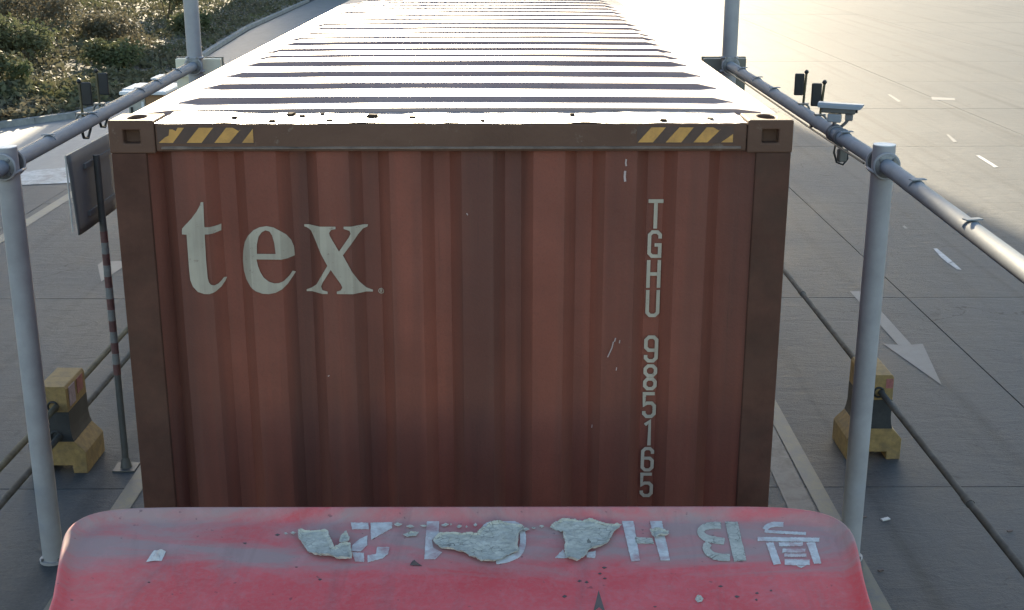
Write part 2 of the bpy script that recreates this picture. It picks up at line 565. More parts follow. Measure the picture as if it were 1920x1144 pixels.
def stroke(pts, width, closed=False):
    """thick polyline -> (verts2d, quads)"""
    P = [Vector((p[0], p[1])) for p in pts]
    n = len(P)
    V, Fc = [], []
    for i in range(n):
        a = P[i - 1] if (i > 0 or closed) else None
        b = P[(i + 1) % n] if (i < n - 1 or closed) else None
        d0 = (P[i] - a).normalized() if a is not None else None
        d1 = (b - P[i]).normalized() if b is not None else None
        if d0 is None:
            d0 = d1
        if d1 is None:
            d1 = d0
        n0, n1 = Vector((-d0.y, d0.x)), Vector((-d1.y, d1.x))
        m = (n0 + n1)
        m = m.normalized() if m.length > 1e-6 else n0
        k = min(1.6, 1 / max(0.35, m.dot(n0)))
        V += [P[i] + m * (width / 2 * k), P[i] - m * (width / 2 * k)]
    for i in range(n if closed else n - 1):
        j = (i + 1) % n
        Fc.append((2 * i, 2 * i + 1, 2 * j + 1, 2 * j))
    return V, Fc


# ================================================================== THE SETTING
# ground sheet to the horizon and, on it, the concrete slabs
g = MB()
g.add([(-600, -200, -0.10), (600, -200, -0.10), (600, 1500, -0.10), (-600, 1500, -0.10)], [(0, 1, 2, 3)])
ground = structure(g.build('ground', 'joint'))
far = MB()
far.add([(-600, 75.9, -0.004), (600, 75.9, -0.004), (600, 1500, -0.004), (-600, 1500, -0.004)], [(0, 1, 2, 3)])
far.add([(-600, -60, -0.004), (-28.19, -60, -0.004), (-28.19, 75.9, -0.004), (-600, 75.9, -0.004)], [(0, 1, 2, 3)])
far.add([(38.79, -60, -0.004), (600, -60, -0.004), (600, 75.9, -0.004), (38.79, 75.9, -0.004)], [(0, 1, 2, 3)])
structure(far.build('yard_pavement', 'concrete'))
JX0, JY0, SX, SY = -1.4, 10.37, 6.7, 5.95
slab_me = None
for i in range(-4, 6):
    for j in range(-3, 11):
        if slab_me is None:
            b = MB().box((0.007, 0.007, -0.09), (SX - 0.007, SY - 0.007, 0))
            o = b.build('concrete_slab', 'concrete', ground)
            slab_me = o.data
        else:
            o = link('concrete_slab', slab_me, ground)
        o.location = (JX0 + i * SX, JY0 + j * SY, random.uniform(-0.004, 0.0))


def sheet(name, m, pts, z=0.004):
    fl, tr = tess([pts])
    mb = MB().add([(p.x, p.y, z) for p in fl], tr)
    return structure(mb.build(name, m))


def pix(pts, z=0.004):
    return [(gp(x, y, z).x, gp(x, y, z).y) for x, y in pts]


# painted marks on the concrete, and two sheets coloured to imitate road sheen
sheet('lane_edge_line', 'yellow_paint', [(2.62, 4.0), (2.77, 4.0), (2.85, 26), (2.70, 26)])
sheet('lane_edge_line', 'yellow_paint', [(-7.98, 12), (-7.78, 12), (-7.72, 33), (-7.92, 33)])
sheet('scuff_strip', 'scuffed', [(2.38, 9.0), (2.61, 9.0), (2.65, 13.6), (2.56, 13.9), (2.42, 12.2)])
sheet('lane_edge_line', 'yellow_paint', [(-3.33, 4.0), (-3.17, 4.0), (-3.17, 13.2), (-3.33, 13.2)])
sheet('direction_arrow', 'faded_paint', [(4.67, 12.95), (4.90, 14.35), (4.76, 14.32), (4.80, 16.6), (4.62, 16.6), (4.60, 14.32), (4.44, 14.35)])
sheet('direction_arrow', 'faded_paint', pix([(183, 497), (192, 490), (236, 489), (236, 497), (190, 528)]))
sheet('pale_pavement', 'pale_concrete', pix([(-400, 372), (36, 347), (205, 339), (420, 329)]) + [(-4.6, 40), (-4.6, 95), (-11.9, 95), (-11.5, 60), (-10.2, 36), (-12.2, 30.6), (-30, 27.2)], 0.003)  # smoother paving; its paler colour stands in for glare
sheet('white_block_marking', 'white_paint', pix([(-60, 352), (36, 347), (132, 343), (205, 338), (300, 333), (300, 308), (205, 310), (120, 314), (38, 322), (-60, 326)], 0.007), 0.007)  # bright road sheen laid in as a flat white band
sheet('lane_dash', 'white_paint', pix([(1750, 466), (1757, 466), (1786, 490), (1778, 494), (1764, 482)]))
sheet('lane_dash', 'white_paint', pix([(1779, 494), (1787, 491), (1803, 506), (1794, 505)]))
sheet('lane_dash', 'faded_paint', pix([(1692, 424), (1696, 423), (1702, 428), (1697, 429)]))
sheet('lane_dash', 'white_paint', pix([(1829, 291), (1836, 291), (1872, 313), (1864, 314)]))
sheet('lane_dash', 'faded_paint', pix([(1746, 182), (1790, 184), (1791, 188), (1748, 187)]))
sheet('lane_dash', 'faded_paint', pix([(1774, 252), (1779, 252), (1795, 266), (1788, 267)]))
sheet('lane_dash', 'faded_paint', pix([(1664, 177), (1669, 177), (1690, 190), (1684, 191)]))

# planted bank behind a kerb, ahead on the left
bank_edge = [(-46, 27.0), (-30, 27.5), (-16, 29.0), (-12.3, 30.8), (-10.9, 32.6), (-10.4, 35.0), (-10.5, 40), (-11.2, 50), (-11.8, 60), (-12.0, 76), (-12.2, 95)]


def bank_h(x, y):
    d = 1e9
    for a, b in zip(bank_edge[:-1], bank_edge[1:]):
        A, B = Vector(a), Vector(b)
        t = max(0, min(1, (Vector((x, y)) - A).dot(B - A) / (B - A).length_squared))
        d = min(d, (Vector((x, y)) - A - (B - A) * t).length)
    return 0.12 + min(3.2, 0.13 * max(0, d - 0.6)) + 0.12 * noise.noise(Vector((x * 0.4, y * 0.4, 0))) * min(1, d / 2)


def inside_bank(x, y):
    poly = bank_edge + [(-46, 95)]
    c = False
    for i in range(len(poly)):
        (x0, y0), (x1, y1) = poly[i - 1], poly[i]
        if (y0 > y) != (y1 > y) and x < (x1 - x0) * (y - y0) / (y1 - y0) + x0:
            c = not c
    return c


bm = bmesh.new()
fl, tr = tess([bank_edge + [(-46, 95)]])
vv = [bm.verts.new((p.x, p.y, 0)) for p in fl]
for t in tr:
    bm.faces.new([vv[i] for i in t])
for _ in range(5):
    bmesh.ops.subdivide_edges(bm, edges=[e for e in bm.edges if e.calc_length() > 1.6], cuts=1, use_grid_fill=False)
    bmesh.ops.triangulate(bm, faces=bm.faces)
for v in bm.verts:
    v.co.z = bank_h(v.co.x, v.co.y)
me = bpy.data.meshes.new('planted_bank')
bmesh.ops.recalc_face_normals(bm, faces=bm.faces)
bm.to_mesh(me)
bm.free()
me.materials.append(M['soil'])
structure(link('planted_bank', me, None, 'all'))

kerb_root = structure(MB().add([(-46, 26.7, -0.03), (-12.1, 94, -0.03), (-12.1, 94.1, -0.03)], [(0, 1, 2)]).build('kerb', 'kerb'))
pts = []
for a, b in zip(bank_edge[:-1], bank_edge[1:]):
    L = (Vector(b) - Vector(a)).length
    k = max(1, int(L / 1.0))
    for q in range(k):
        pts.append(Vector(a).lerp(Vector(b), q / k))
for a, b in zip(pts[:-1], pts[1:]):
    d = (b - a)
    if a.y > 80 or a.x < -24:
        continue
    nrm = Vector((d.y, -d.x)).normalized()
    c = (a + b) / 2 + nrm * 0.09
    MB().obox((c.x, c.y, 0.065), (d.x, d.y, 0), (nrm.x, nrm.y, 0), (0, 0, 1), d.length / 2 - 0.006, 0.09, 0.085).build('kerb_stone', 'kerb', kerb_root)


def leaf_quads(mb, c, n_dir, size):
    a = Vector((random.gauss(0, 1), random.gauss(0, 1), random.gauss(0, 0.7))).normalized()
    b = a.cross(Vector((random.gauss(0, 1), random.gauss(0, 1), random.gauss(0, 1)))).normalized()
    l, wd = size, size * random.uniform(0.35, 0.6)
    mb.add([c - a * l * 0.5, c + b * wd * 0.5, c + a * l * 0.5, c - b * wd * 0.5], [(0, 1, 2, 3)])


cov = MB()
cnt = 0
while cnt < 52000:
    y = 27 + 58 * random.random() ** 1.5
    x = random.uniform(-10.3 - 0.0, -10.3 - (y * 0.46 - 6))
    if not inside_bank(x, y):
        continue
    d = noise.noise(Vector((x * 0.35, y * 0.35, 3)))
    if random.random() > 0.75 + d:
        continue
    h = bank_h(x, y) + random.uniform(0.0, 0.22 + 0.25 * max(0, d))
    leaf_quads(cov, Vector((x, y, h)), None, random.uniform(0.12, 0.30))
    cnt += 1
o = cov.build('ground_cover', 'cover')
o['kind'] = 'stuff'


def shrub(x, y, rad, hgt, m, label, nleaf=3200):
    z0 = bank_h(x, y) - 0.05
    t = thing('shrub', label, 'shrub', (x, y, z0), 'shrubs on the planted bank')
    st = MB()
    tips = []
    for k in range(7):
        a = random.uniform(0, 6.28)
        tip = Vector((x + math.cos(a) * rad * random.uniform(.3, .7), y + math.sin(a) * rad * random.uniform(.3, .7), z0 + hgt * random.uniform(.55, .9)))
        mid = Vector((x, y, z0)).lerp(tip, 0.5) + Vector((random.uniform(-.1, .1), random.uniform(-.1, .1), 0.1))
        st.path([(x, y, z0 - 0.1), mid, tip], [0.035, 0.022, 0.008], 5)
        tips.append(tip)
    st.build('stem', 'stem', t)
    fo = MB()
    clumps = [(tp + Vector((random.gauss(0, .15), random.gauss(0, .15), random.gauss(0, .1))), random.uniform(.28, .5) * rad) for tp in tips for _ in range(3)]
    for _ in range(nleaf):
        c, r_ = random.choice(clumps)
        q = Vector((random.gauss(0, 1), random.gauss(0, 1), random.gauss(0, .8)))
        q = q.normalized() * r_ * random.random() ** 0.4
        leaf_quads(fo, c + q, None, random.uniform(0.09, 0.2))
    fo.build('foliage', m, t)


SH = [(-15.0, 33.0, 1.1, 0.9, 'leaf_brown', 'low brownish shrub nearest the kerb at the picture edge'),
      (-13.4, 34.6, 0.8, 0.8, 'leaf', 'small green shrub just behind the near kerb corner'),
      (-17.2, 38.5, 1.5, 1.6, 'leaf_brown', 'broad brown-tinged shrub on the bank at the far left'),
      (-14.6, 39.8, 1.2, 1.2, 'leaf', 'rounded dull green shrub in the middle of the bank'),
      (-12.3, 41.5, 0.9, 0.7, 'leaf', 'low green shrub close behind the far white pole'),
      (-16.5, 45.5, 1.7, 2.0, 'leaf_brown', 'tall dusty brown shrub left of centre on the bank'),
      (-14.0, 47.0, 1.2, 1.1, 'leaf_brown', 'loose olive-brown shrub left of the far white pole'),
      (-20.5, 47.0, 2.0, 2.4, 'leaf', 'large dark shrub in the upper left corner'),
      (-13.0, 54.0, 1.0, 0.8, 'leaf', 'small yellow-green shrub by the distant kerb'),
      (-18.0, 54.5, 1.8, 2.2, 'leaf', 'big green shrub high on the bank behind the brown one'),
      (-23.5, 54.0, 2.1, 2.6, 'leaf_brown', 'wide grey-brown shrub at the top left edge'),
      (-15.3, 60.0, 1.6, 1.7, 'leaf', 'distant green shrub left of the far white pole top'),
      (-20.5, 63.0, 2.0, 2.4, 'leaf_brown', 'distant brown shrub at the top of the bank'),
      (-26.5, 63.5, 2.3, 2.8, 'leaf', 'most distant dark shrub in the top left corner')]
for a in SH:
    shrub(*a)

# unseen block added beyond the top of the picture to shade the lane
WX0, WX1, WY = -17.0, 0.65, 95.0
WH = 3.8 + (WY - 9.0) * math.tan(SUN_EL)
wt = thing('office_block', 'tall pale office block beyond the far end of the lane', 'building', ((WX0 + WX1) / 2, WY, 0))
MB().box((WX0, WY, 0), (WX1, WY + 8, WH - 0.4)).build('wall', 'facade', wt)
MB().box((WX0 - 0.05, WY - 0.05, WH - 0.4), (WX1 + 0.05, WY + 8.0, WH)).build('roof', 'facade_roof', wt)
for fl_ in range(6):
    for i in range(5):
        x = WX0 + 1.0 + i * 3.3
        z = 1.0 + fl_ * 3.6
        MB().box((x, WY - 0.06, z), (x + 2.0, WY - 0.003, z + 1.7)).build('window', 'glass', wt)

# ================================================================== THE CONTAINER
CX, CY, CT, CL = -0.19, 4.60, 4.07, 12.19
CB = CT - 2.591
HW = 1.219
ct = thing('shipping_container', 'rust-brown corrugated shipping container lettered tex on its end wall', 'container', (CX, CY + CL / 2, CB))
BC = [-0.04 + (k - 3.5) * 0.261 for k in range(8)]
YP, YR = CY + 0.028, CY + 0.068
PHW, SLP = 0.057, 0.044


def breaks():
    out = []
    for c in BC:
        out += [(c - PHW - SLP, YR), (c - PHW, YP), (c + PHW, YP), (c + PHW + SLP, YR)]
    return out


def wall_y(xr):
    for c in BC:
        a = abs(xr - c)
        if a <= PHW:
            return YP
        if a <= PHW + SLP:
            return YP + (YR - YP) * (a - PHW) / SLP
    return YR


PW = 0.125   # corner post width
prof = [(-HW + PW, CY + 0.020)] + breaks() + [(HW - PW, CY + 0.020)]
mb = MB()
zt, zb = CT - 0.112, CB + 0.12
NZ = 40
V, Fc = [], []
for k in range(NZ + 1):
    z = zb + (zt - zb) * k / NZ
    for i, (x, y) in enumerate(prof):
        V.append((CX + x, y + 0.007 * noise.noise(Vector((x * 2.3, z * 1.7, 1.0))), z))
n_ = len(prof)
for k in range(NZ):
    for i in range(n_ - 1):
        a = k * n_ + i
        Fc.append((a, a + 1, a + 1 + n_, a + n_))
mb.add(V, Fc)
front = mb.build('end_wall', 'container', ct)
for s in (-1, 1):
    # corner post with a rolled edge
    x0, x1 = sorted((CX + s * HW, CX + s * (HW - PW)))
    xi = CX + s * (HW - 0.05)
    MB().box((x0, CY, CB + 0.118), (x1, CY + 0.012, CT - 0.118)).box((min(xi, CX + s * HW), CY + 0.012, CB + 0.118), (max(xi, CX + s * HW), CY + 0.16, CT - 0.118)).box(
        (min(CX + s * (HW - PW), CX + s * (HW - PW + 0.012)), CY + 0.012, CB + 0.118), (max(CX + s * (HW - PW), CX + s * (HW - PW + 0.012)), CY + 0.078, CT - 0.118)).build('corner_post', 'post_paint', ct, bevel=0.004)
    # rear post
    MB().box((x0, CY + CL - 0.16, CB + 0.118), (x1, CY + CL, CT - 0.118)).build('corner_post', 'post_paint', ct, bevel=0.004)
    # corrugated side wall
    ys = CY + 0.16
    V, Fc = [], []
    xo, xi2 = CX + s * (HW - 0.008), CX + s * (HW - 0.044)
    pr = []
    while ys < CY + CL - 0.45:
        pr += [(xo, ys), (xo, ys + 0.072), (xi2, ys + 0.140), (xi2, ys + 0.210)]
        ys += 0.278
    pr += [(xo, ys), (xo, CY + CL - 0.16)]
    for (x, y) in pr:
        V += [(x, y, CB + 0.15), (x, y, CT - 0.085)]
    Fc = [(2 * i, 2 * i + 2, 2 * i + 3, 2 * i + 1) for i in range(len(pr) - 1)]
    MB().add(V, Fc).build('side_wall', 'container', ct)
    MB().box((min(CX + s * HW, CX + s * (HW - 0.06)), CY + 0.178, CT - 0.085), (max(CX + s * HW, CX + s * (HW - 0.06)), CY + CL - 0.178, CT - 0.016)).build('top_side_rail', 'roof', ct, bevel=0.006)
    MB().box((min(CX + s * HW, CX + s * (HW - 0.06)), CY + 0.178, CB + 0.012), (max(CX + s * HW, CX + s * (HW - 0.06)), CY + CL - 0.178, CB + 0.15)).build('bottom_side_rail', 'container', ct)


def cut(o, cutters):
    for c in cutters:
        md = o.modifiers.new('cut', 'BOOLEAN')
        md.object = c
        md.operation = 'DIFFERENCE'
        md.solver = 'EXACT'
    dg = bpy.context.evaluated_depsgraph_get()
    me2 = bpy.data.meshes.new_from_object(o.evaluated_get(dg))
    o.modifiers.clear()
    o.data = me2
    for c in cutters:
        bpy.data.objects.remove(c, do_unlink=True)


for s in (-1, 1):
    for yy in (0, 1):
        for zz in (0, 1):
            y0 = CY - 0.004 if yy == 0 else CY + CL - 0.174
            z0 = CB if zz == 0 else CT - 0.118
            xa, xb = sorted((CX + s * (HW + 0.003), CX + s * (HW - 0.160)))
            o = MB().box((xa, y0, z0), (xb, y0 + 0.178, z0 + 0.118)).build('corner_casting', 'header', ct)
            cx_, cy_ = (xa + xb) / 2, y0 + 0.089
            cs = []
            el = [(cx_ + 0.032 * math.cos(q) * (1 if abs(math.cos(q)) < .99 else 1), cy_ + 0.058 * math.sin(q)) for q in [2 * math.pi * k / 20 for k in range(20)]]
            top = z0 + 0.118 if zz else z0
            zz0, zz1 = (top - 0.030, top + 0.02) if zz else (z0 - 0.02, z0 + 0.030)
            c = MB().add([(x, y, zz0) for x, y in el] + [(x, y, zz1) for x, y in el], [tuple(range(20)), tuple(range(39, 19, -1))] + [(k, (k + 1) % 20, 20 + (k + 1) % 20, 20 + k) for k in range(20)]).build('cutter', 'header')
            cs.append(c)
            fy0, fy1 = (y0 - 0.02, y0 + 0.045) if yy == 0 else (y0 + 0.1, y0 + 0.2)
            cs.append(MB().box((cx_ - 0.030, fy0, z0 + 0.036), (cx_ + 0.030, fy1, z0 + 0.084)).build('cutter', 'header'))
            cut(o, cs)
            md = o.modifiers.new('bevel', 'BEVEL')
            md.width = 0.006
            md.segments = 2
            md.limit_method = 'ANGLE'

# front header, its weld bead, sill, top plate and roof
HX = HW - 0.162
hd = MB().box((CX - HX, CY + 0.002, CT - 0.112), (CX + HX, CY + 0.095, CT - 0.013)).build('front_header', 'header', ct, bevel=0.006)
V, Fc = [], []
NB = 90
for i in range(NB + 1):
    x = CX - HX + 0.02 + (2 * HX - 0.04) * i / NB
    h = 0.004 + 0.002 * noise.noise(Vector((x * 9, 0, 5)))
    V += [(x, CY + 0.002, CT - 0.098 + h), (x, CY - 0.005, CT - 0.099 + 0.4 * h), (x, CY - 0.005, CT - 0.1 - 0.4 * h), (x, CY + 0.002, CT - 0.101 - h)]
for i in range(NB):
    for k in range(3):
        Fc.append((4 * i + k, 4 * i + k + 1, 4 * i + k + 5, 4 * i + k + 4))
MB().add(V, Fc).build('weld_seam', 'seam', hd)
MB().box((CX - HW + 0.16, CY + 0.002, CB + 0.01), (CX + HW - 0.16, CY + 0.10, CB + 0.12)).build('front_sill', 'container', ct)
# uneven top plate above the header
V, Fc = [], []
NXp, NYp = 110, 8
for j in range(NYp + 1):
    for i in range(NXp + 1):
        x = CX - HX + 2 * HX * i / NXp
        y = CY + 0.004 + 0.30 * j / NYp
        V.append((x, y, CT - 0.0115 + 0.007 * noise.noise(Vector((x * 3.1, y * 7, 2))) + 0.004 * noise.noise(Vector((x * 14, y * 14, 4)))))
for j in range(NYp):
    for i in range(NXp):
        a = j * (NXp + 1) + i
        Fc.append((a, a + 1, a + NXp + 2, a + NXp + 1))
MB().add(V, Fc).build('header_plate', 'roof_edge', ct, smooth='all')
for px_, sz in ((437, 1.0), (476, .8), (516, .9), (538, 1.3), (563, 1.0), (597, .9), (622, 1.0), (700, 1.9), (771, 1.3), (838, .7), (905, .8), (985, .7), (1075, .8), (1240, 1.1), (1330, 1.0)):
    xx = fp(px_, 210, CY + 0.12).x
    yy = CY + random.uniform(0.05, 0.22)
    q = [(xx + sz * 0.018 * math.cos(a) * random.uniform(.6, 1.3), yy + sz * 0.022 * math.sin(a) * random.uniform(.6, 1.3)) for a in [2 * math.pi * k / 9 for k in range(9)]]
    hgt_ = CT - 0.009 + sz * 0.004
    MB().add([(x, y, CT - 0.022) for x, y in q] + [(xx + (x - xx) * .6, yy + (y - yy) * .6, hgt_ + random.uniform(-.0015, .0015)) for x, y in q], [(k, (k + 1) % 9, 9 + (k + 1) % 9, 9 + k) for k in range(9)] + [tuple(range(9, 18))]).build('rust_flake', 'rust', ct)
RZ = CT - 0.006
RX = HW - 0.055
V, Fc = [], []
NXr, NYr = 24, 120
for j in range(NYr + 1):
    for i in range(NXr + 1):
        x = CX - RX + 2 * RX * i / NXr
        y = CY + 0.305 + (CL - 0.45) * j / NYr
        cam_ = 0.008 * (1 - ((x - CX) / RX) ** 2)
        V.append((x, y, RZ + cam_ - (0.010 if i in (0, NXr) else 0) + 0.003 * noise.noise(Vector((x * 1.5, y * 1.5, 0)))))
for j in range(NYr):
    for i in range(NXr):
        a = j * (NXr + 1) + i
        Fc.append((a, a + 1, a + NXr + 2, a + NXr + 1))
b = len(V)
for i in range(NXr + 1):
    v = V[i]
    V.append((v[0], v[1] - 0.004, v[2] - 0.030))
for i in range(NXr):
    Fc.append((i + 1, i, b + i, b + i + 1))
roof = MB().add(V, Fc).build('roof', 'roof', ct, smooth=True)
RIBS = [5.092, 5.540, 5.979, 6.434, 6.760, 7.11, 7.508, 7.843, 8.165]
while RIBS[-1] < CY + CL - 0.6:
    RIBS.append(RIBS[-1] + 0.384)
for yr in RIBS:
    L = RX - 0.075 + random.uniform(-0.01, 0.01)
    hh = 0.0175
    wd = 0.175
    V, Fc = [], []
    N = 26
    for i in range(N + 1):
        u = -1 + 2 * i / N
        x = CX + u * L
        e = min(1, (1 - abs(u)) * L / 0.075)
        e = e * e * (3 - 2 * e)
        zc = RZ + 0.008 * (1 - (u * L / RX) ** 2) - 0.003 + 0.0015 * noise.noise(Vector((x * 2, yr, 3)))
        V += [(x, yr - 0.008, zc - 0.002), (x, yr + 0.010, zc + 0.004 + hh * e), (x, yr + 0.010 + wd * (0.55 + 0.45 * e), zc + 0.004 + hh * e), (x, yr + 0.03 + wd, zc - 0.002)]
    for i in range(N):
        for k in range(3):
            Fc.append((4 * i + k, 4 * i + k + 1, 4 * i + k + 5, 4 * i + k + 4))
    MB().add(V, Fc).build('roof_rib', 'roof', roof)
# rear doors
for s in (-1, 1):
    x0, x1 = sorted((CX + s * 0.006, CX + s * (HW - PW)))
    d = MB().box((x0, CY + CL - 0.09, CB + 0.12), (x1, CY + CL - 0.04, CT - 0.112)).build('door', 'container', ct)
    for k in (0.3, 0.75):
        MB().tube((CX + s * k, CY + CL - 0.015, CB + 0.1), (CX + s * k, CY + CL - 0.015, CT - 0.1), 0.017, 8).build('lock_rod', 'clamp', d)
MB().box((CX - HX, CY + CL - 0.15, CT - 0.112), (CX + HX, CY + CL - 0.006, CT - 0.008)).build('rear_header', 'header', ct)
MB().box((CX - HX, CY + CL - 0.15, CB + 0.01), (CX + HX, CY + CL - 0.006, CB + 0.12)).build('rear_sill', 'container', ct)
MB().box((CX - HW + 0.06, CY + 0.1, CB + 0.13), (CX + HW - 0.06, CY + CL - 0.1, CB + 0.16)).build('floor', 'chassis', ct)


# --- lettering on the end wall (follows the corrugation)
def on_wall(name, verts2, faces, off=0.0025, m='letter', thick=0.0):
    """verts2: x,z on the wall's front plane"""
    bm = bmesh.new()
    vv = [bm.verts.new((x, 0, z)) for x, z in verts2]
    for f in faces:
        try:
            bm.faces.new([vv[i] for i in f])
        except ValueError:
            pass
    for x, _ in breaks():
        geom = bm.verts[:] + bm.edges[:] + bm.faces[:]
        bmesh.ops.bisect_plane(bm, geom=geom, plane_co=(CX + x, 0, 0), plane_no=(1, 0, 0), dist=1e-5)
    for v in bm.verts:
        v.co.y = wall_y(v.co.x - CX) - off - 0.0035
    for f in bm.faces:
        f.normal_update()
        if f.normal.y > 0:
            f.normal_flip()
    me = bpy.data.meshes.new(name)
    bm.to_mesh(me)
    bm.free()
    me.materials.append(M[m])
    return link(name, me, front)


def zoomA(u, v):                # traced outline -> wall plane
    p = fp(280 + u / 3.8125, 340 + v / 3.8125, YP)
    return (p.x, p.z)


T_ = [(370, 147), (388, 147), (392, 230), (396, 326), (440, 327), (480, 322), (502, 316), (502, 362), (455, 376), (398, 378), (408, 560), (420, 690), (428, 718), (442, 736), (465, 744), (490, 736), (510, 716), (522, 700), (542, 700), (532, 725), (508, 762), (472, 790), (430, 804), (395, 803), (350, 788), (315, 752), (296, 705), (288, 640), (276, 480), (269, 379), (236, 377), (236, 337), (258, 312), (302, 266), (342, 212), (365, 168)]
E_ = [(1030, 545), (1024, 480), (1006, 430), (974, 385), (932, 350), (890, 328), (840, 318), (790, 326), (745, 348), (705, 390), (678, 440), (663, 510), (660, 580), (668, 650), (690, 710), (722, 752), (762, 783), (810, 801), (855, 804), (905, 794), (950, 770), (987, 737), (1013, 700), (1038, 662), (1017, 652), (996, 682), (965, 710), (930, 725), (895, 727), (855, 714), (820, 686), (795, 646), (778, 600), (768, 556), (950, 558), (985, 556)]
E_H = [(771, 516), (771, 450), (783, 392), (805, 362), (832, 348), (860, 356), (880, 386), (895, 440), (905, 517)]
X_ = [(1098, 322), (1332, 322), (1332, 339), (1300, 346), (1287, 366), (1291, 388), (1357, 500), (1428, 398), (1440, 372), (1432, 352), (1390, 338), (1390, 322), (1556, 322), (1553, 338), (1520, 352), (1490, 384), (1466, 418), (1385, 527), (1450, 645), (1500, 726), (1545, 776), (1592, 793), (1592, 806), (1342, 803), (1342, 786), (1370, 777), (1381, 757), (1372, 735), (1298, 632), (1240, 722), (1228, 752), (1240, 776), (1276, 786), (1276, 803), (1115, 803), (1115, 790), (1150, 778), (1190, 746), (1274, 602), (1225, 512), (1186, 432), (1150, 366), (1118, 344), (1098, 337)]
for outl, hole in ((T_, None), (E_, E_H), (X_, None)):
    loops = [[zoomA(*p) for p in outl]] + ([[zoomA(*p) for p in hole]] if hole else [])
    fl, tr = tess(loops)
    on_wall('letter', [(p.x, p.y) for p in fl], tr)
cR = zoomA(1652, 800)
ring = [(cR[0] + 0.0095 * math.cos(q), cR[1] + 0.0095 * math.sin(q)) for q in [2 * math.pi * k / 20 for k in range(20)]]
V1, F1 = stroke(ring, 0.0024, True)
on_wall('registered_mark', [tuple(v) for v in V1], F1)
Rs = [([(-.25, -.5), (-.25, .45), (.15, .45), (.3, .25), (.15, .02), (-.12, .02)], 0), ([(.02, -.08), (.3, -.5)], 1)]
for pl, dz in Rs:
    V1, F1 = stroke([(cR[0] + a * 0.011, cR[1] + b * 0.011) for a, b in pl], 0.002)
    on_wall('registered_mark', [tuple(v) for v in V1], F1, off=0.0025 + 0.0005 * dz)

x0, x1, y0, y1 = .065, .435, .065, .935
nine = [(x0, .28), (x0, .17), (x0 + .1, y0), (x1 - .1, y0), (x1, .17), (x1, .83), (x1 - .1, y1), (x0 + .1, y1), (x0, .83), (x0, .56), (x0 + .1, .455), (x1 - .066, .455)]
GL = {
    'T': [([(0, y1), (.5, y1)], 0), ([(.25, .87), (.25, 0)], 0)],
    'G': [([(x1, .70), (x1, .83), (x1 - .1, y1), (x0 + .1, y1), (x0, .83), (x0, .17), (x0 + .1, y0), (x1, y0), (x1, .47), (.25, .47)], 0)],
    'H': [([(x0, 0), (x0, 1)], 0), ([(x1, 0), (x1, 1)], 0), ([(x0 + .066, .5), (x1 - .066, .5)], 0)],
    'U': [([(x0, 1), (x0, .17), (x0 + .1, y0), (x1 - .1, y0), (x1, .17), (x1, 1)], 0)],
    '9': [(nine, 0)],
    '8': [([(x0 + .1, y1), (x1 - .1, y1), (x1, .83), (x1, .67), (x1 - .1, .565), (x0 + .1, .565), (x0, .67), (x0, .83)], 1), ([(x0 + .09, .434), (x1 - .09, .434), (x1, .33), (x1, .17), (x1 - .1, y0), (x0 + .1, y0), (x0, .17), (x0, .33)], 1)],
    '5': [([(x1, y1), (x0, y1), (x0, .50), (x0 + .1, .575), (x1 - .1, .575), (x1, .47), (x1, .17), (x1 - .1, y0), (x0 + .1, y0), (x0, .17), (x0, .27)], 0)],
    '1': [([(.12, .80), (.29, y1), (.29, 0)], 0)],
    '6': [([(.5 - a, 1 - b) for a, b in nine], 0)],
}
NUM = [('T', 373, 428), ('G', 431, 483), ('H', 487, 539), ('U', 543, 594), ('9', 628, 679), ('8', 682, 731), ('5', 734, 783), ('1', 786, 834), ('6', 837, 883), ('5', 885, 931)]
xs0 = fp(1229, 400, YR).x
for ch, pa, pb in NUM:
    za, zb_ = fp(1220, pa, YR).z, fp(1220, pb, YR).z
    h = za - zb_
    V, Fc = [], []
    for pl, closed in GL[ch]:
        V1, F1 = stroke([(xs0 + (a - .25) * h, zb_ + b_ * h) for a, b_ in pl], 0.125 * h, bool(closed))
        b0 = len(V)
        V += [tuple(v) for v in V1]
        Fc += [tuple(i + b0 for i in f) for f in F1]
    on_wall('character', V, Fc)


# scratches
def scratch(pts, wpx):
    q = [fp(x, y, YP) for x, y in pts]
    V1, F1 = stroke([(p.x, p.z) for p in q], wpx / 507.0)
    on_wall('scratch', [tuple(v) for v in V1], F1, off=0.002, m='scratch')


for pts, wpx in (([(1174, 298), (1173, 305), (1174, 311)], 3.0), ([(1172, 320), (1171, 331), (1172, 340)], 4.0), ([(1150, 640), (1147, 652), (1139, 669)], 2.2), ([(1154, 633), (1152, 640)], 2.5), ([(1162, 637), (1161, 643)], 2.0),
                 ([(1156, 688), (1155, 694)], 1.6), ([(1111, 800), (1110, 806)], 1.6), ([(1369, 834), (1372, 840)], 5), ([(875, 399), (877, 403)], 2), ([(615, 705), (618, 703)], 2)):
    scratch(pts, wpx)

# hazard stripes on the header
ST = [[(0, 0)], ]


def hz(name, pts, m, off):
    V = [(fp(x, 225, CY).x, CY + 0.002 - off, z) for x, z in pts]
    MB().add(V, [tuple(range(len(V)))]).build(name, m, hd)


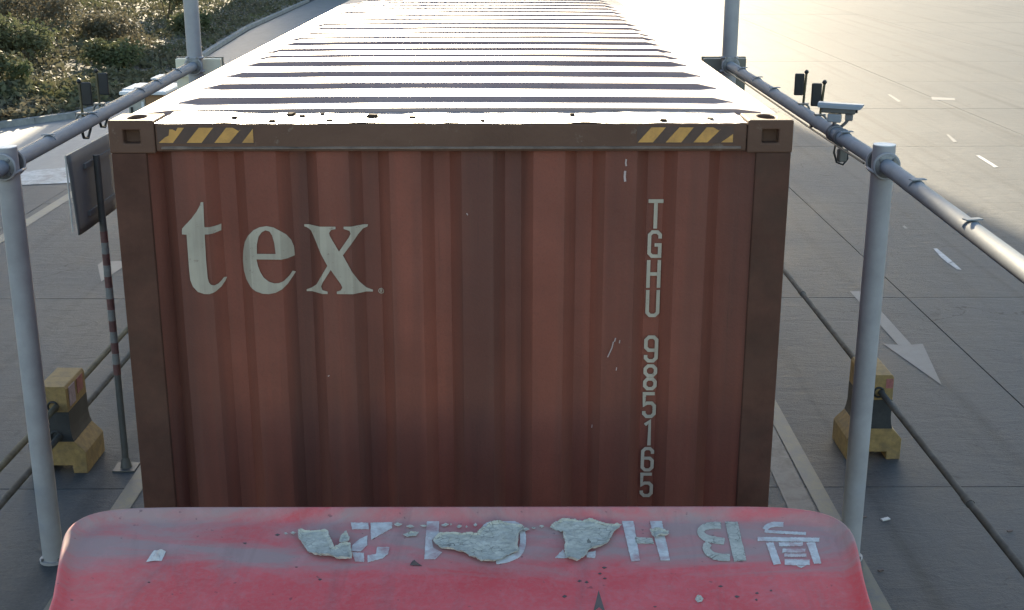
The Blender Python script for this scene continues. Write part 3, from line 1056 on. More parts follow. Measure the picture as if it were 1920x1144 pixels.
zu, zl = CT - 0.026, CT - 0.080
for (xa, n4) in ((294, 4), (1197, 4)):
    hz('hazard_band', [(xa - 2, zl - 0.004), (xa + 180, zl - 0.004), (xa + 180, zu + 0.004), (xa - 2, zu + 0.004)], 'hazard_black', 0.0012)
    for k in range(3):
        a = xa + k * 52.5
        q = 1.5 * random.uniform(-1, 1)
        if xa < 500 and k == 0:
            hz('hazard_stripe', [(a, zl), (a + 27, zl), (a + 50, zu), (a + 38, zu), (a + 34, zu - .012), (a + 28, zu - .006), (a + 22, zu - 0.006), (a + 20, zl + .026), (a + 13, zl + .02)], 'hazard_yellow', 0.0024)
        elif k == 2:
            hz('hazard_stripe', [(a, zl), (a + 27 + q, zl), (a + 51, zu - 0.006), (a + 47, zu - .012), (a + 40, zu - .004), (a + 36, zu), (a + 24, zu)], 'hazard_yellow', 0.0024)
        else:
            hz('hazard_stripe', [(a, zl), (a + 28 + q, zl), (a + 52, zu), (a + 25, zu)], 'hazard_yellow', 0.0024)
    a = xa + 157
    hz('hazard_stripe', [(a, zl), (a + 22, zl), (a + 22, zl + (0.050 if xa < 500 else 0.030))], 'hazard_yellow', 0.0024)


# ================================================================== TRAILER under the container
tt = thing('trailer', 'dark skeletal trailer chassis carrying the brown container', 'trailer', (CX, 11.0, 0))
for s in (-1, 1):
    xa, xb = CX + s * 0.45 - 0.08, CX + s * 0.45 + 0.08
    MB().box((xa, CY + 0.05, CB - 0.28), (xb, CY + CL - 0.02, CB - 0.012)).build('main_beam', 'chassis', tt)
for yy in (CY + 0.12, CY + 3.2, CY + 6.2, CY + 9.2, CY + CL - 0.15):
    MB().box((CX - 1.2, yy, CB - 0.16), (CX - 0.54, yy + 0.16, CB - 0.006)).box((CX + 0.54, yy, CB - 0.16), (CX + 1.2, yy + 0.16, CB - 0.006)).build('crossmember', 'chassis', tt)


def wheel(parent, x, y, s, r=0.50, wd=0.28):
    o = MB().path([(x - wd / 2, y, r), (x - wd / 2 + .04, y, r), (x + wd / 2 - .04, y, r), (x + wd / 2, y, r)], [r - .05, r, r, r - .05], 28).build('wheel', 'tyre', parent, smooth=True)
    xo = x + s * (wd / 2 + 0.004)
    MB().tube((xo, y, r), (xo + s * 0.02, y, r), r * 0.52, 20, r * 0.42).build('rim', 'galv', o)


for yy in (CY + 8.6, CY + 9.9, CY + 11.2):
    MB().tube((CX - 0.9, yy, 0.5), (CX + 0.9, yy, 0.5), 0.07, 10).build('axle', 'chassis', tt)
    for s in (-1, 1):
        wheel(tt, CX + s * 1.05, yy, s)
for s in (-1, 1):
    MB().box((CX + s * 0.75 - 0.06, CY + 2.9, 0.35), (CX + s * 0.75 + 0.06, CY + 3.02, CB - 0.16)).build('landing_leg', 'chassis', tt)

# ================================================================== TRUCK CAB
RS = 0.12
YRE = 3.68
ZR = 2.97


def zr(y):
    return ZR - RS * (YRE - y)


def rp(px, py, dz=0.0):
    d = ray(px, py)
    t = (CAM.z - ZR - dz + RS * YRE) / (RS * d.y - d.z)
    return CAM + d * t


tk = thing('truck', 'truck with faded red cab roof showing upside-down flaking white characters', 'truck', (-0.13, 2.6, 0))
Lp = [(93, 1144), (105, 1075), (111, 1035), (118, 1002), (136, 979), (168, 962), (215, 953), (300, 949)]
Rp = [(1400, 947.5), (1480, 950), (1540, 958.5), (1578, 974), (1601, 998), (1611, 1030), (1620, 1080), (1638, 1144)]
Lw = [rp(x, y, 0.03) for x, y in Lp]
Rw = [rp(x, y, 0.03) for x, y in Rp]
ol = [(p.x, p.y) for p in Lw]
for k in range(1, 6):
    ol.append((ol[-1][0] + (Rw[0].x - Lw[-1].x) / 6, Lw[-1].y * (1 - k / 6) + Rw[0].y * k / 6))
ol += [(p.x, p.y) for p in Rw]
xl, xr_ = Lw[0].x, Rw[-1].x
ol += [(xr_ - 0.04, 2.4), (xr_ - 0.09, 1.95), (xr_ - 0.25, 1.72), (xr_ - 0.6, 1.64), (xl + 0.6, 1.64), (xl + 0.25, 1.72), (xl + 0.09, 1.95), (xl + 0.04, 2.4)]
for _ in range(2):
    q = []
    for i in range(len(ol)):
        a, b = Vector(ol[i]), Vector(ol[(i + 1) % len(ol)])
        q += [tuple(a.lerp(b, 0.25)), tuple(a.lerp(b, 0.75))]
    ol = q
N = len(ol)
cen = Vector((sum(p[0] for p in ol) / N, sum(p[1] for p in ol) / N))


def inset(off):
    out = []
    for i in range(N):
        a, b = Vector(ol[i - 1]), Vector(ol[(i + 1) % N])
        d = (b - a).normalized()
        nn = Vector((-d.y, d.x))
        p = Vector(ol[i])
        if nn.dot(cen - p) < 0:
            nn = -nn
        out.append(p + nn * off)
    return out


rings = [(-0.010, -0.16), (-0.004, -0.05), (0.000, -0.012), (0.003, -0.002), (0.008, 0.0), (0.014, -0.003), (0.026, -0.018), (0.040, -0.027), (0.056, -0.030)]
V, Fc = [], []
for off, dz in rings:
    for p in inset(off):
        V.append((p.x, p.y, zr(p.y) + 0.03 + dz))
for k in range(len(rings) - 1):
    for i in range(N):
        j = (i + 1) % N
        Fc.append((k * N + i, k * N + j, (k + 1) * N + j, (k + 1) * N + i))
last = inset(0.056)
b0 = (len(rings) - 1) * N
prev = b0
for sc_ in (0.75, 0.5, 0.25):
    st_ = len(V)
    for p in last:
        q = cen + (p - cen) * sc_
        V.append((q.x, q.y, zr(q.y)))
    for i in range(N):
        j = (i + 1) % N
        Fc.append((prev + i, prev + j, st_ + j, st_ + i))
    prev = st_
ci = len(V)
V.append((cen.x, cen.y, zr(cen.y)))
for i in range(N):
    Fc.append((prev + i, prev + (i + 1) % N, ci))
cab = MB().add(V, Fc).build('cab_roof', 'cab_red', tk, smooth='all')
# cab body below the roof
V, Fc = [], []
lev = [(-0.010, None, -0.165), (-0.03, 2.3, 0), (-0.04, 1.4, 0), (-0.02, 0.75, 0)]
for off, za, dz in lev:
    for p in inset(off):
        V.append((p.x, p.y, (zr(p.y) + 0.03 + dz) if za is None else za))
for k in range(len(lev) - 1):
    for i in range(N):
        j = (i + 1) % N
        Fc.append((k * N + i, k * N + j, (k + 1) * N + j, (k + 1) * N + i))
MB().add(V, Fc).build('cab_body', 'cab_red', tk, smooth='all')
MB().box((-1.0, 1.60, 1.75), (0.75, 1.70, 2.45)).build('windscreen', 'glass', tk)
for s in (-1, 1):
    MB().box((-0.12 + s * 0.42 - 0.06, 1.8, 0.75), (-0.12 + s * 0.42 + 0.06, 7.6, 0.98)).build('frame_beam', 'chassis', tk)
    for yy in (2.3, 5.9, 7.2):
        wheel(tk, -0.12 + s * 1.0, yy, s)


# --- roof characters: painted pieces, peeled film, flakes
def roof_patch(name, loops2, m, lift=0.003, rough_=0.0, sub=0, thick=0.0015, parent=None):
    """loops2 in world xy"""
    fl, tr = tess(loops2)
    bm = bmesh.new()
    vv = [bm.verts.new((p.x, p.y, 0)) for p in fl]
    for t in tr:
        try:
            bm.faces.new([vv[i] for i in t])
        except ValueError:
            pass
    if sub:
        bmesh.ops.triangulate(bm, faces=bm.faces)
        for _ in range(sub):
            lim = 0.012
            es = [e for e in bm.edges if e.calc_length() > lim]
            if not es:
                break
            bmesh.ops.subdivide_edges(bm, edges=es, cuts=1)
            bmesh.ops.triangulate(bm, faces=bm.faces)
    bd = {v for e in bm.edges if e.is_boundary for v in e.verts}
    for v in bm.verts:
        z = zr(v.co.y) + lift
        if rough_:
            q = noise.noise(Vector((v.co.x * 28, v.co.y * 28, 1))) * 0.5 + 0.5
            q2 = noise.noise(Vector((v.co.x * 70, v.co.y * 70, 7)))
            z += rough_ * (q * 0.8 + (1.1 * q if v in bd else 0) + 0.25 * q2)
        v.co.z = z
    bmesh.ops.recalc_face_normals(bm, faces=bm.faces)
    if bm.faces and sum(f.normal.z for f in bm.faces) < 0:
        bmesh.ops.reverse_faces(bm, faces=bm.faces)
    me = bpy.data.meshes.new(name)
    bm.to_mesh(me)
    bm.free()
    me.materials.append(M[m])
    o = link(name, me, parent or cab)
    md = o.modifiers.new('solid', 'SOLIDIFY')
    md.thickness = thick
    md.offset = -1
    return o


def zB(u, v):
    p = rp(480 + u / 3.5556, 930 + v / 3.5556)
    return (p.x, p.y)


def zC(u, v):
    p = rp(1000 + u / 3.2, 930 + v / 3.2)
    return (p.x, p.y)


def rag(pts, amp, step=6.0):
    """densify and ragged-jitter a traced outline"""
    out = []
    for i in range(len(pts)):
        a, b = Vector(pts[i]), Vector(pts[(i + 1) % len(pts)])
        k = max(1, int((b - a).length / step))
        for q in range(k):
            p = a.lerp(b, q / k)
            out.append((p.x + random.uniform(-amp, amp), p.y + random.uniform(-amp, amp)))
    return out


def piece(zf, pts, m='plate_white', name='letter_piece', lift=0.0025, amp=1.6, rough_=0.0, sub=0, thick=0.0012):
    return roof_patch(name, [[zf(*p) for p in rag(pts, amp)]], m, lift, rough_, sub, thick)


def bar(zf, a, b, wd, **k):
    V1, _ = stroke([a, b], wd)
    return piece(zf, [tuple(V1[0]), tuple(V1[2]), tuple(V1[3]), tuple(V1[1])], **k)


def bend(zf, pts, wd, **k):
    for _ in range(2):
        q = [pts[0]]
        for a, b in zip(pts[:-1], pts[1:]):
            q += [(a[0] * .75 + b[0] * .25, a[1] * .75 + b[1] * .25), (a[0] * .25 + b[0] * .75, a[1] * .25 + b[1] * .75)]
        pts = q + [pts[-1]]
    V1, _ = stroke(pts, wd)
    q = [tuple(v) for v in V1[0::2]] + [tuple(v) for v in reversed(V1[1::2])]
    return piece(zf, q, **k)


# upside-down 2
piece(zB, [(632, 182), (750, 182), (752, 225), (640, 226)])
piece(zB, [(765, 182), (910, 180), (906, 218), (850, 250), (768, 296), (764, 240)])
piece(zB, [(742, 268), (690, 292), (640, 335), (636, 372), (700, 372), (742, 330)])
piece(zB, [(808, 345), (890, 345), (882, 388), (842, 420), (744, 446), (744, 400), (800, 392)])
piece(zB, [(640, 380), (720, 384), (722, 444), (660, 440)])
# upside-down 1
piece(zB, [(1140, 165), (1222, 165), (1218, 250), (1172, 300), (1182, 350), (1240, 380), (1196, 426), (1122, 426), (1130, 300)])
# 0 under the film
bend(zB, [(1500, 260), (1530, 205), (1600, 182), (1700, 182), (1770, 215), (1785, 300), (1765, 385), (1690, 425), (1600, 440)], 40)
# X
piece(zC, [(113, 135), (190, 133), (196, 172), (158, 184)])
piece(zC, [(278, 128), (360, 130), (384, 166), (280, 166)])
piece(zC, [(130, 375), (178, 326), (206, 376)])
piece(zC, [(320, 345), (375, 332), (372, 376), (318, 371)])
# H
piece(zC, [(530, 150), (600, 150), (640, 392), (588, 395)])
piece(zC, [(697, 150), (770, 148), (820, 390), (764, 390)])
piece(zC, [(608, 252), (715, 256), (724, 290), (614, 288)], m='film')
# B
bend(zC, [(1126, 180), (1060, 180), (1010, 196), (1000, 228), (1036, 258), (1090, 268), (1146, 276)], 40, m='film')
bend(zC, [(1052, 288), (1030, 318), (1062, 355), (1112, 374), (1180, 374)], 42, m='film', lift=0.0032)
piece(zC, [(1150, 158), (1225, 160), (1278, 390), (1204, 396)], m='film')
# province character
bend(zC, [(1388, 206), (1404, 184), (1442, 172), (1500, 175)], 30)
bar(zC, (1388, 216), (1636, 230), 16)
bar(zC, (1346, 262), (1716, 267), 24)
piece(zC, [(1396, 284), (1440, 284), (1486, 412), (1440, 416)])
piece(zC, [(1638, 284), (1690, 282), (1728, 408), (1684, 412)])
bar(zC, (1474, 294), (1616, 294), 22)
bar(zC, (1494, 332), (1632, 332), 22)
bar(zC, (1506, 359), (1638, 359), 18)
bar(zC, (1508, 402), (1658, 402), 34)
piece(zC, [(1580, 422), (1630, 422), (1606, 438)])
# peeled films
FK = dict(name='peeled_film', m='film', amp=3.6, rough_=0.011, sub=5, lift=0.0025, thick=0.0006)
piece(zB, [(285, 255), (440, 245), (480, 262), (522, 368), (560, 340), (630, 335), (640, 440), (540, 440), (480, 415), (430, 425), (370, 405), (320, 355), (285, 300)], **FK)
piece(zB, [(565, 290), (600, 260), (625, 300), (620, 332), (555, 330)], **FK)
piece(zB, [(1180, 310), (1230, 270), (1330, 265), (1470, 272), (1500, 240), (1550, 205), (1650, 195), (1740, 205), (1790, 235), (1750, 270), (1745, 350), (1760, 380), (1690, 410), (1640, 435), (1580, 455), (1480, 445), (1400, 405), (1320, 375), (1250, 370), (1200, 345)], **FK)
piece(zC, [(100, 205), (115, 185), (180, 160), (350, 160), (420, 185), (530, 190), (480, 240), (450, 300), (380, 330), (330, 340), (310, 380), (270, 405), (215, 400), (185, 365), (190, 300), (175, 235), (150, 210)], **FK)
piece(zC, [(700, 222), (742, 214), (815, 232), (805, 250), (765, 252), (735, 272), (715, 252)], **FK)
SK = dict(name='paint_flake', m='film', amp=2.0, rough_=0.004, sub=3, lift=0.003)
x = 920
while x < 1560:
    wd = random.uniform(10, 60)
    hgt = random.uniform(9, 24)
    yy = 210 + random.uniform(-10, 12)
    if not 1120 < x < 1180:
        piece(zB, [(x, yy), (x + wd * .5, yy - hgt * .5), (x + wd, yy), (x + wd * .6, yy + hgt * .5), (x + wd * .2, yy + hgt * .4)], **SK)
    x += wd + random.uniform(6, 40)
piece(zB, [(980, 268), (1030, 250), (1085, 255), (1070, 275), (1000, 280)], **SK)
for (u, v, a, b) in ((1800, 235, 24, 12), (1850, 225, 14, 8), (1905, 215, 16, 8), (250, 258, 18, 10), (200, 262, 12, 8)):
    piece(zB, [(u - a, v), (u, v - b), (u + a, v), (u, v + b)], **SK)


def curl(pxs, m, lift_far, name='curled_flake', under='under_film'):
    """a torn tongue of paint that stands up from the roof: traced base edge and tip"""
    base = [rp(*p) for p in pxs]
    c = sum(base, Vector()) / len(base)
    V, Fc = [], []
    for ring_, (sc_, h) in enumerate(((1.0, 0.003), (0.8, lift_far * .5), (0.55, lift_far * .85), (0.25, lift_far))):
        for i, p in enumerate(base):
            q = c + (p - c) * sc_
            V.append((q.x, q.y, q.z + h * (0.7 + 0.5 * math.sin(i * 1.9))))
    n = len(base)
    for k in range(3):
        for i in range(n):
            j = (i + 1) % n
            Fc.append((k * n + i, k * n + j, (k + 1) * n + j, (k + 1) * n + i))
    Fc.append(tuple(3 * n + i for i in range(n)))
    return MB().add(V, Fc).build(name, m, cab)


curl([(274, 1055), (284, 1040), (292, 1033), (304, 1031), (311, 1036), (308, 1043), (303, 1052), (290, 1053)], 'plate_white', 0.016)
curl([(768, 1061), (774, 1053), (780, 1054), (792, 1062), (783, 1062)], 'under_film', 0.010)
curl([(1303, 1125), (1307, 1118), (1314, 1117), (1319, 1123), (1316, 1130), (1308, 1131)], 'film', 0.010)
tri = [rp(1112, 1150), rp(1121, 1120), rp(1135, 1150)]
MB().add([tri[0] + Vector((0, 0, .003)), tri[2] + Vector((0, 0, .003)), tri[1] + Vector((0, -.02, .034)), (tri[0] + tri[2]) / 2 + Vector((0, .012, .012))], [(0, 3, 2), (3, 1, 2)]).build('curled_flake', 'under_film', cab)
for (u, v) in ((459, 1019), (279, 1092), (1190, 1040), (1133, 1065), (1125, 1076), (1134, 1085), (1100, 1092), (1086, 1090), (1058, 1119), (1351, 1100), (1382, 1119), (1418, 1125), (1419, 1113), (1446, 1108), (600, 1087), (556, 1064), (1228, 1138), (520, 1003), (700, 1010)):
    s = random.uniform(2.2, 5.0)
    piece(lambda a, b: tuple(rp(a, b).xy), [(u - s, v), (u, v - s * .5), (u + s, v), (u, v + s * .5)], name='dirt_speck', m='under_film', lift=0.0015, amp=0.8)

# ================================================================== POLES AND RAILS
LX, RXP, PYN, PYF = -3.51, 2.68, 9.05, 15.6
RAILZ = 3.10
LXF, RXF = -3.68, 2.68


def pole(label, x, y, h, r, rail_in, rail_out, cap, far_=False):
    t = thing('steel_pole', label, 'pole', (x, y, 0), 'grey steel poles that carry the side pipes')
    MB().tube((x, y, 0.0), (x, y, h), r, 28).build('shaft', 'galv', t, smooth=True)
    MB().tube((x, y, h), (x, y, h + 0.006), r * 0.99, 28).build('cap', 'pole_white', t, smooth=True)
    fl_ = MB().tube((x, y, 0.0), (x, y, 0.022), r * 1.3, 24).build('base_flange', 'galv', t, smooth=True)
    for k in range(4):
        a = R(45 + 90 * k)
        c = (x + math.cos(a) * r * 1.16, y + math.sin(a) * r * 1.16)
        MB().tube((c[0], c[1], 0.02), (c[0], c[1], 0.045), 0.010, 6).build('bolt', 'clamp', fl_)
    return t


def disc(parent, x, y, z, r, ny, mat='clamp'):
    """flanged collar around the pipe where it meets the pole"""
    o = MB().path([(x, y, z), (x, y + ny * 0.010, z), (x, y + ny * 0.014, z)], [r, r, r * 0.9], 28).build('collar', mat, parent, smooth=True)
    MB().path([(x + math.cos(q) * r, y + ny * 0.006, z + math.sin(q) * r) for q in [2 * math.pi * k / 28 for k in range(28)]], 0.009, 8, closed=True).build('collar_rim', 'galv', o, smooth='all')
    for k in range(4):
        a = R(45 + 90 * k)
        MB().tube((x + math.cos(a) * r * .75, y + ny * 0.012, z + math.sin(a) * r * .75), (x + math.cos(a) * r * .75, y + ny * 0.03, z + math.sin(a) * r * .75), 0.012, 6).build('bolt', 'clamp', o)


PR = 0.079
pl = pole('near left grey pole by the yellow and black barrier block', LX, PYN, 3.225, PR, 1, 1, True)
prr = pole('near right grey pole with white cap beside the surveillance camera', RXP, PYN, 3.235, PR, 1, 1, True)
plf = pole('far left tall pale pole with cream board at its back', LXF, PYF, 6.2, 0.088, 1, 0, False, True)
prf = pole('far right tall blue-grey pole with dark board at its back', RXF, PYF, 6.2, 0.088, 1, 0, False, True)
for t, x in ((pl, LX), (prr, RXP)):
    disc(t, x, PYN + PR + 0.010, RAILZ, 0.090, 1)
    disc(t, x, PYN - PR - 0.010, RAILZ, 0.090, -1)
    for s in (-1, 1):
        MB().path([(x + s * 0.086, PYN - 0.10, RAILZ - 0.04), (x + s * 0.092, PYN, RAILZ - 0.04), (x + s * 0.086, PYN + 0.10, RAILZ - 0.04)], 0.011, 8).build('tie_rod', 'galv', t, smooth='all')
for t, x in ((plf, LXF), (prf, RXF)):
    disc(t, x, PYF - 0.10, RAILZ, 0.10, -1)
    for dz in (-0.07, 0.09):
        MB().path([(x + math.cos(q) * 0.098, PYF + math.sin(q) * 0.098, RAILZ + dz) for q in [2 * math.pi * k / 24 for k in range(24)]], 0.014, 8, closed=True).build('band', 'galv', t, smooth='all')
    for s in (-1, 1):
        MB().tube((x + s * 0.05, PYF - 0.12, RAILZ + 0.09), (x + s * 0.05, PYF - 0.08, RAILZ + 0.09), 0.016, 8).build('bolt', 'clamp', t)


def rail(label, a, b, c, clips):
    t = thing('pipe_rail', label, 'pipe', ((a[0] + b[0]) / 2, (a[1] + b[1]) / 2, RAILZ - 0.045))
    # pipe from collar to collar, on both sides of the near pole
    MB().tube((a[0], a[1] + PR + 0.03, RAILZ), (b[0], b[1] - 0.115, RAILZ), 0.054, 22).build('pipe', 'rail', t, smooth=True)
    MB().tube((a[0], a[1] - PR - 0.03, RAILZ), (c[0], c[1], RAILZ), 0.054, 22).build('pipe', 'rail', t, smooth=True)
    for yy in clips:
        if yy > a[1]:
            x = a[0] + (b[0] - a[0]) * (yy - a[1]) / (b[1] - a[1])
        else:
            x = a[0] + (c[0] - a[0]) * (yy - a[1]) / (c[1] - a[1])
        o = MB().path([(x + 0.0565 * math.cos(q), yy, RAILZ + 0.0565 * math.sin(q)) for q in [R(20 + 140 * k / 10) for k in range(11)]], 0.005, 6).build('clip', 'rail', t)
        MB().obox((x, yy - 0.008, RAILZ + 0.066), (1, 0.25, 0), (-0.25, 1, 0), (0, 0, 1), 0.052, 0.022, 0.0035).build('clip_plate', 'rail', o)
    # thin cable tied along the top
    return t


RLX = RXP - 0.03
CLR = [7.0, 8.15, 10.1, 12.9, 13.8, 14.7]
rail('pale pipe rail along the right side carrying the surveillance camera', (RXP, PYN), (RXF, PYF), (2.50, 4.6), CLR)
rail('pale pipe rail along the left side of the container', (LX, PYN), (LXF, PYF), (-3.40, 4.6), [10.0, 11.2, 12.9, 13.6, 14.6])
tag(MB().path([(RXP - 0.05, PYN + 0.3, RAILZ - 0.05), (RXP - 0.055, 11, RAILZ - 0.056), (RXF - 0.05, PYF - 0.2, RAILZ - 0.05)], 0.008, 6).build('signal_cable', 'cable'), 'thin black cable tied under the right pipe rail', 'cable')
tag(MB().path([(LX - 0.052, PYN + 0.3, RAILZ + 0.035), (-3.645, 12.3, RAILZ + 0.035), (LXF - 0.052, PYF - 0.2, RAILZ + 0.035)], 0.009, 6).build('signal_cable', 'cable'), 'thin dark cable running along the left pipe rail', 'cable')


# boards behind the far poles
def board(label, x0, x1, m, z0=2.45):
    t = thing('lane_signal_board', label, 'board', ((x0 + x1) / 2, PYF + 0.2, z0))
    MB().box((x0, PYF + 0.14, z0), (x1, PYF + 0.26, 3.16)).build('housing', m, t, bevel=0.008)
    for z in (2.62, 2.95):
        MB().box((x0 + 0.03, PYF + 0.098, z), (x1 - 0.03, PYF + 0.14, z + 0.04)).build('bracket', m, t)
    MB().box((x0 - 0.012, PYF + 0.245, z0 - 0.012), (x1 + 0.012, PYF + 0.285, 3.172)).build('front_frame', 'taupe', t)


board('cream board behind the far left pole', -3.95, -3.41, 'cream')
board('dark taupe board behind the far right pole', 2.40, 2.91, 'taupe')


# flat antenna plates on rods
def antenna(label, y, x, side, z1, lean, twist):
    t = thing('plate_antenna', label, 'antenna', (x, y, RAILZ + 0.045), 'plate antennas on the pipe rails')
    top = Vector((x + lean, y, z1))
    bot = Vector((x, y, RAILZ + 0.035))
    MB().tube(bot, top, 0.011, 10).build('rod', 'dark_rod', t, smooth=True)
    MB().path([top + Vector((0, 0, -.012)), top, top + Vector((0, 0, .014)), top + Vector((0, 0, .024))], [0.012, 0.021, 0.018, 0.006], 12).build('knob', 'black', t, smooth='all')
    ax = Vector((math.cos(twist) * side, math.sin(twist), 0))
    c = (top + bot) / 2 + Vector((0, 0, 0.045)) + ax * 0.052
    MB().obox(c, ax, (-ax.y, ax.x, 0), (0, 0, 1), 0.043, 0.012, 0.098).build('plate', 'black', t, bevel=0.010)
    base = MB().obox((x, y, RAILZ + 0.062), (1, 0, 0), (0, 1, 0), (0, 0, 1), 0.045, 0.030, 0.006).build('base_plate', 'clamp', t)
    MB().path([(x + 0.060 * math.cos(q), y, RAILZ + 0.060 * math.sin(q)) for q in [2 * math.pi * k / 20 for k in range(20)]], 0.010, 8, closed=True).build('pipe_clamp', 'clamp', base, smooth='all')
    MB().path([(x + 0.05, y + .02, RAILZ + .02), (x + 0.066, y - 0.03, RAILZ - 0.07), (x + .06, y - 0.10, RAILZ - .135), (x + .05, y - 0.18, RAILZ - .12), (x + 0.055, y - .24, RAILZ - .03)], 0.012, 8).build('lead', 'cable', t, smooth='all')


def rail_at(px, py):
    p = gp(px, py, RAILZ)
    return p


pR1, pR2 = rail_at(1501, 207), rail_at(1530, 228)
antenna('black plate antenna further along the right pipe rail', pR1.y, pR1.x + 0.02, -1, 3.44, 0.012, 0.15)
antenna('black plate antenna just behind the surveillance camera', pR2.y, pR2.x + 0.03, -1, 3.43, 0.020, 0.15)
pL1, pL2 = rail_at(156, 226), rail_at(188, 207)
antenna('dark plate antenna nearer the near left pole', pL1.y, pL1.x, 1, 3.43, -0.005, 0.15)
antenna('dark plate antenna on the left rail, next to the container corner', pL2.y, pL2.x, 1, 3.45, -0.005, 0.15)

# surveillance camera on the right rail
pc = rail_at(1566, 250)
cxr, cyr = RXP - 0.0, pc.y
st = thing('surveillance_camera', 'grey surveillance camera with sunshield on the right pipe rail', 'camera', (cxr, cyr, RAILZ + 0.05))
ax = Vector((0.94, -0.34, -0.02)).normalized()
ay = Vector((0.34, 0.94, 0))
az = ax.cross(ay).normalized()
c0 = Vector((cxr + 0.015, cyr, RAILZ + 0.20))
MB().obox(c0, ax, ay, az, 0.135, 0.048, 0.036).build('body', 'cam_dark', st, bevel=0.01)
V = []
for e in (-0.165, 0.17):
    for (a, b) in ((-0.062, 0.006), (-0.058, 0.030), (-0.040, 0.044), (0.040, 0.044), (0.058, 0.030), (0.062, 0.006)):
        V.append(c0 + ax * (e + (0.02 if b > 0.02 and e > 0 else 0)) + ay * a + az * b)
shd = MB().add(V, [(i, i + 1, i + 7, i + 6) for i in range(5)]).build('sunshield', 'cam_house', st)
shd.modifiers.new('solid', 'SOLIDIFY').thickness = 0.004
MB().tube(c0 + ax * 0.135, c0 + ax * 0.150, 0.028, 18).build('lens', 'glass', st, smooth=True)
c1 = c0 + Vector((-0.03, 0, -0.075))
MB().obox(c1, ax, ay, (0, 0, 1), 0.055, 0.035, 0.034).build('bracket_head', 'cam_house', st, bevel=0.01)
MB().tube(c1 + Vector((0, 0, -0.034)), (cxr, cyr, RAILZ + 0.04), 0.016, 12).build('bracket_arm', 'clamp', st, smooth=True)
c2 = c0 + ax * 0.085 + Vector((0, 0, -0.065))
MB().path([c2 + Vector((0, 0, 0.03)), c2 + Vector((0, 0, -0.01)), c2 + Vector((-0.025, 0.0, -0.045)), (cxr + 0.05, cyr, RAILZ + 0.06), (cxr + 0.02, cyr, RAILZ + 0.045)], 0.013, 10).build('cable_gland', 'clamp', st, smooth='all')
MB().obox(c2 + Vector((0, 0, 0.002)), ax, ay, (0, 0, 1), 0.03, 0.025, 0.028).build('junction_box', 'clamp', st, bevel=0.005)
for dy in (-0.03, 0.03):
    MB().path([(cxr + 0.060 * math.cos(q), cyr + dy, RAILZ + 0.060 * math.sin(q)) for q in [2 * math.pi * k / 20 for k in range(20)]], 0.013, 8, closed=True).build('pipe_clamp', 'clamp', st, smooth='all')
# fill lamp hanging under the rail, with its looped lead
yh = cyr - 0.22
ht = thing('hanging_sensor', 'small grey sensor with looped black lead under the right pipe rail', 'sensor', (RXP, yh, RAILZ - 0.20))
MB().path([(RXP + 0.060 * math.cos(q), yh, RAILZ + 0.060 * math.sin(q)) for q in [2 * math.pi * k / 20 for k in range(20)]], 0.014, 8, closed=True).build('pipe_clamp', 'clamp', ht, smooth='all')
MB().tube((RXP, yh, RAILZ - 0.055), (RXP, yh, RAILZ - 0.10), 0.014, 10).build('stem', 'clamp', ht)
MB().obox((RXP + 0.01, yh, RAILZ - 0.14), (1, 0.2, 0), (-0.2, 1, 0), (0, 0, 1), 0.035, 0.028, 0.052).build('sensor_body', 'cam_dark', ht, bevel=0.012)
MB().path([(RXP - 0.045, yh, RAILZ - 0.03), (RXP - 0.055, yh, RAILZ - 0.12), (RXP - 0.03, yh - .01, RAILZ - 0.195), (RXP + 0.02, yh - .01, RAILZ - 0.215), (RXP + 0.055, yh - .01, RAILZ - 0.17), (RXP + 0.05, yh, RAILZ - 0.09)], 0.0085, 8).build('lead', 'cable', ht, smooth='all')


# ================================================================== BARRIER BLOCKS AND PIPES
def block(label, x, y, ln, sgn):
    t = thing('barrier_block', label, 'barrier', (x, y, 0), 'yellow and black concrete barrier blocks')
    base = [(-.25, 0), (-.12, 0), (-.12, .075), (.12, .075), (.12, 0), (.25, 0), (.25, .20), (.232, .225), (.155, .305), (-.155, .305), (-.232, .225), (-.25, .20)]
    mid = [(-.155, .305), (.155, .305), (.142, .35), (.133, .42), (.133, .585), (-.133, .585), (-.133, .42), (-.142, .35)]
    top = [(-.133, .585), (.133, .585), (.130, .80), (.115, .825), (-.115, .825), (-.130, .80)]
    for nm, pr, m in (('base', base, 'barrier_yellow'), ('middle', mid, 'barrier_black'), ('top', top, 'barrier_yellow')):
        e = 0.0015 if nm == 'middle' else 0
        MB().prism_y([(x + a * (1 - e * 4), b) for a, b in pr], y + e, y + ln - e).build(nm, m, t, bevel=0.008 if nm != 'middle' else 0)
    return t


BLY, BRY, BLX, BRX = 10.70, 10.97, -4.0, 3.39
bl = block('yellow and black barrier block beside the striped signpost', BLX, BLY, 0.52, 1)
br = block('yellow and black barrier block behind the near right pole', BRX, BRY, 0.52, -1)
for (t, x, y, zs) in ((bl, BLX, BLY, (0.64, 0.36)), (br, BRX, BRY, (0.66,))):
    for z in zs:
        MB().path([(x + 0.045 * math.cos(q), y - 0.002, z + 0.045 * math.sin(q)) for q in [2 * math.pi * k / 18 for k in range(18)]], 0.011, 6, closed=True).build('pipe_sleeve', 'black', t, smooth='all')
# faded reflectors
MB().box((BLX + 0.132, BLY + 0.06, 0.62), (BLX + 0.136, BLY + 0.22, 0.80)).build('reflector', 'reflector_w', bl)
MB().box((BLX + 0.132, BLY + 0.28, 0.66), (BLX + 0.136, BLY + 0.44, 0.80)).build('reflector', 'reflector', bl)
MB().box((BRX + 0.06, BRY - 0.004, 0.70), (BRX + 0.124, BRY - 0.001, 0.79)).build('reflector', 'reflector', br)


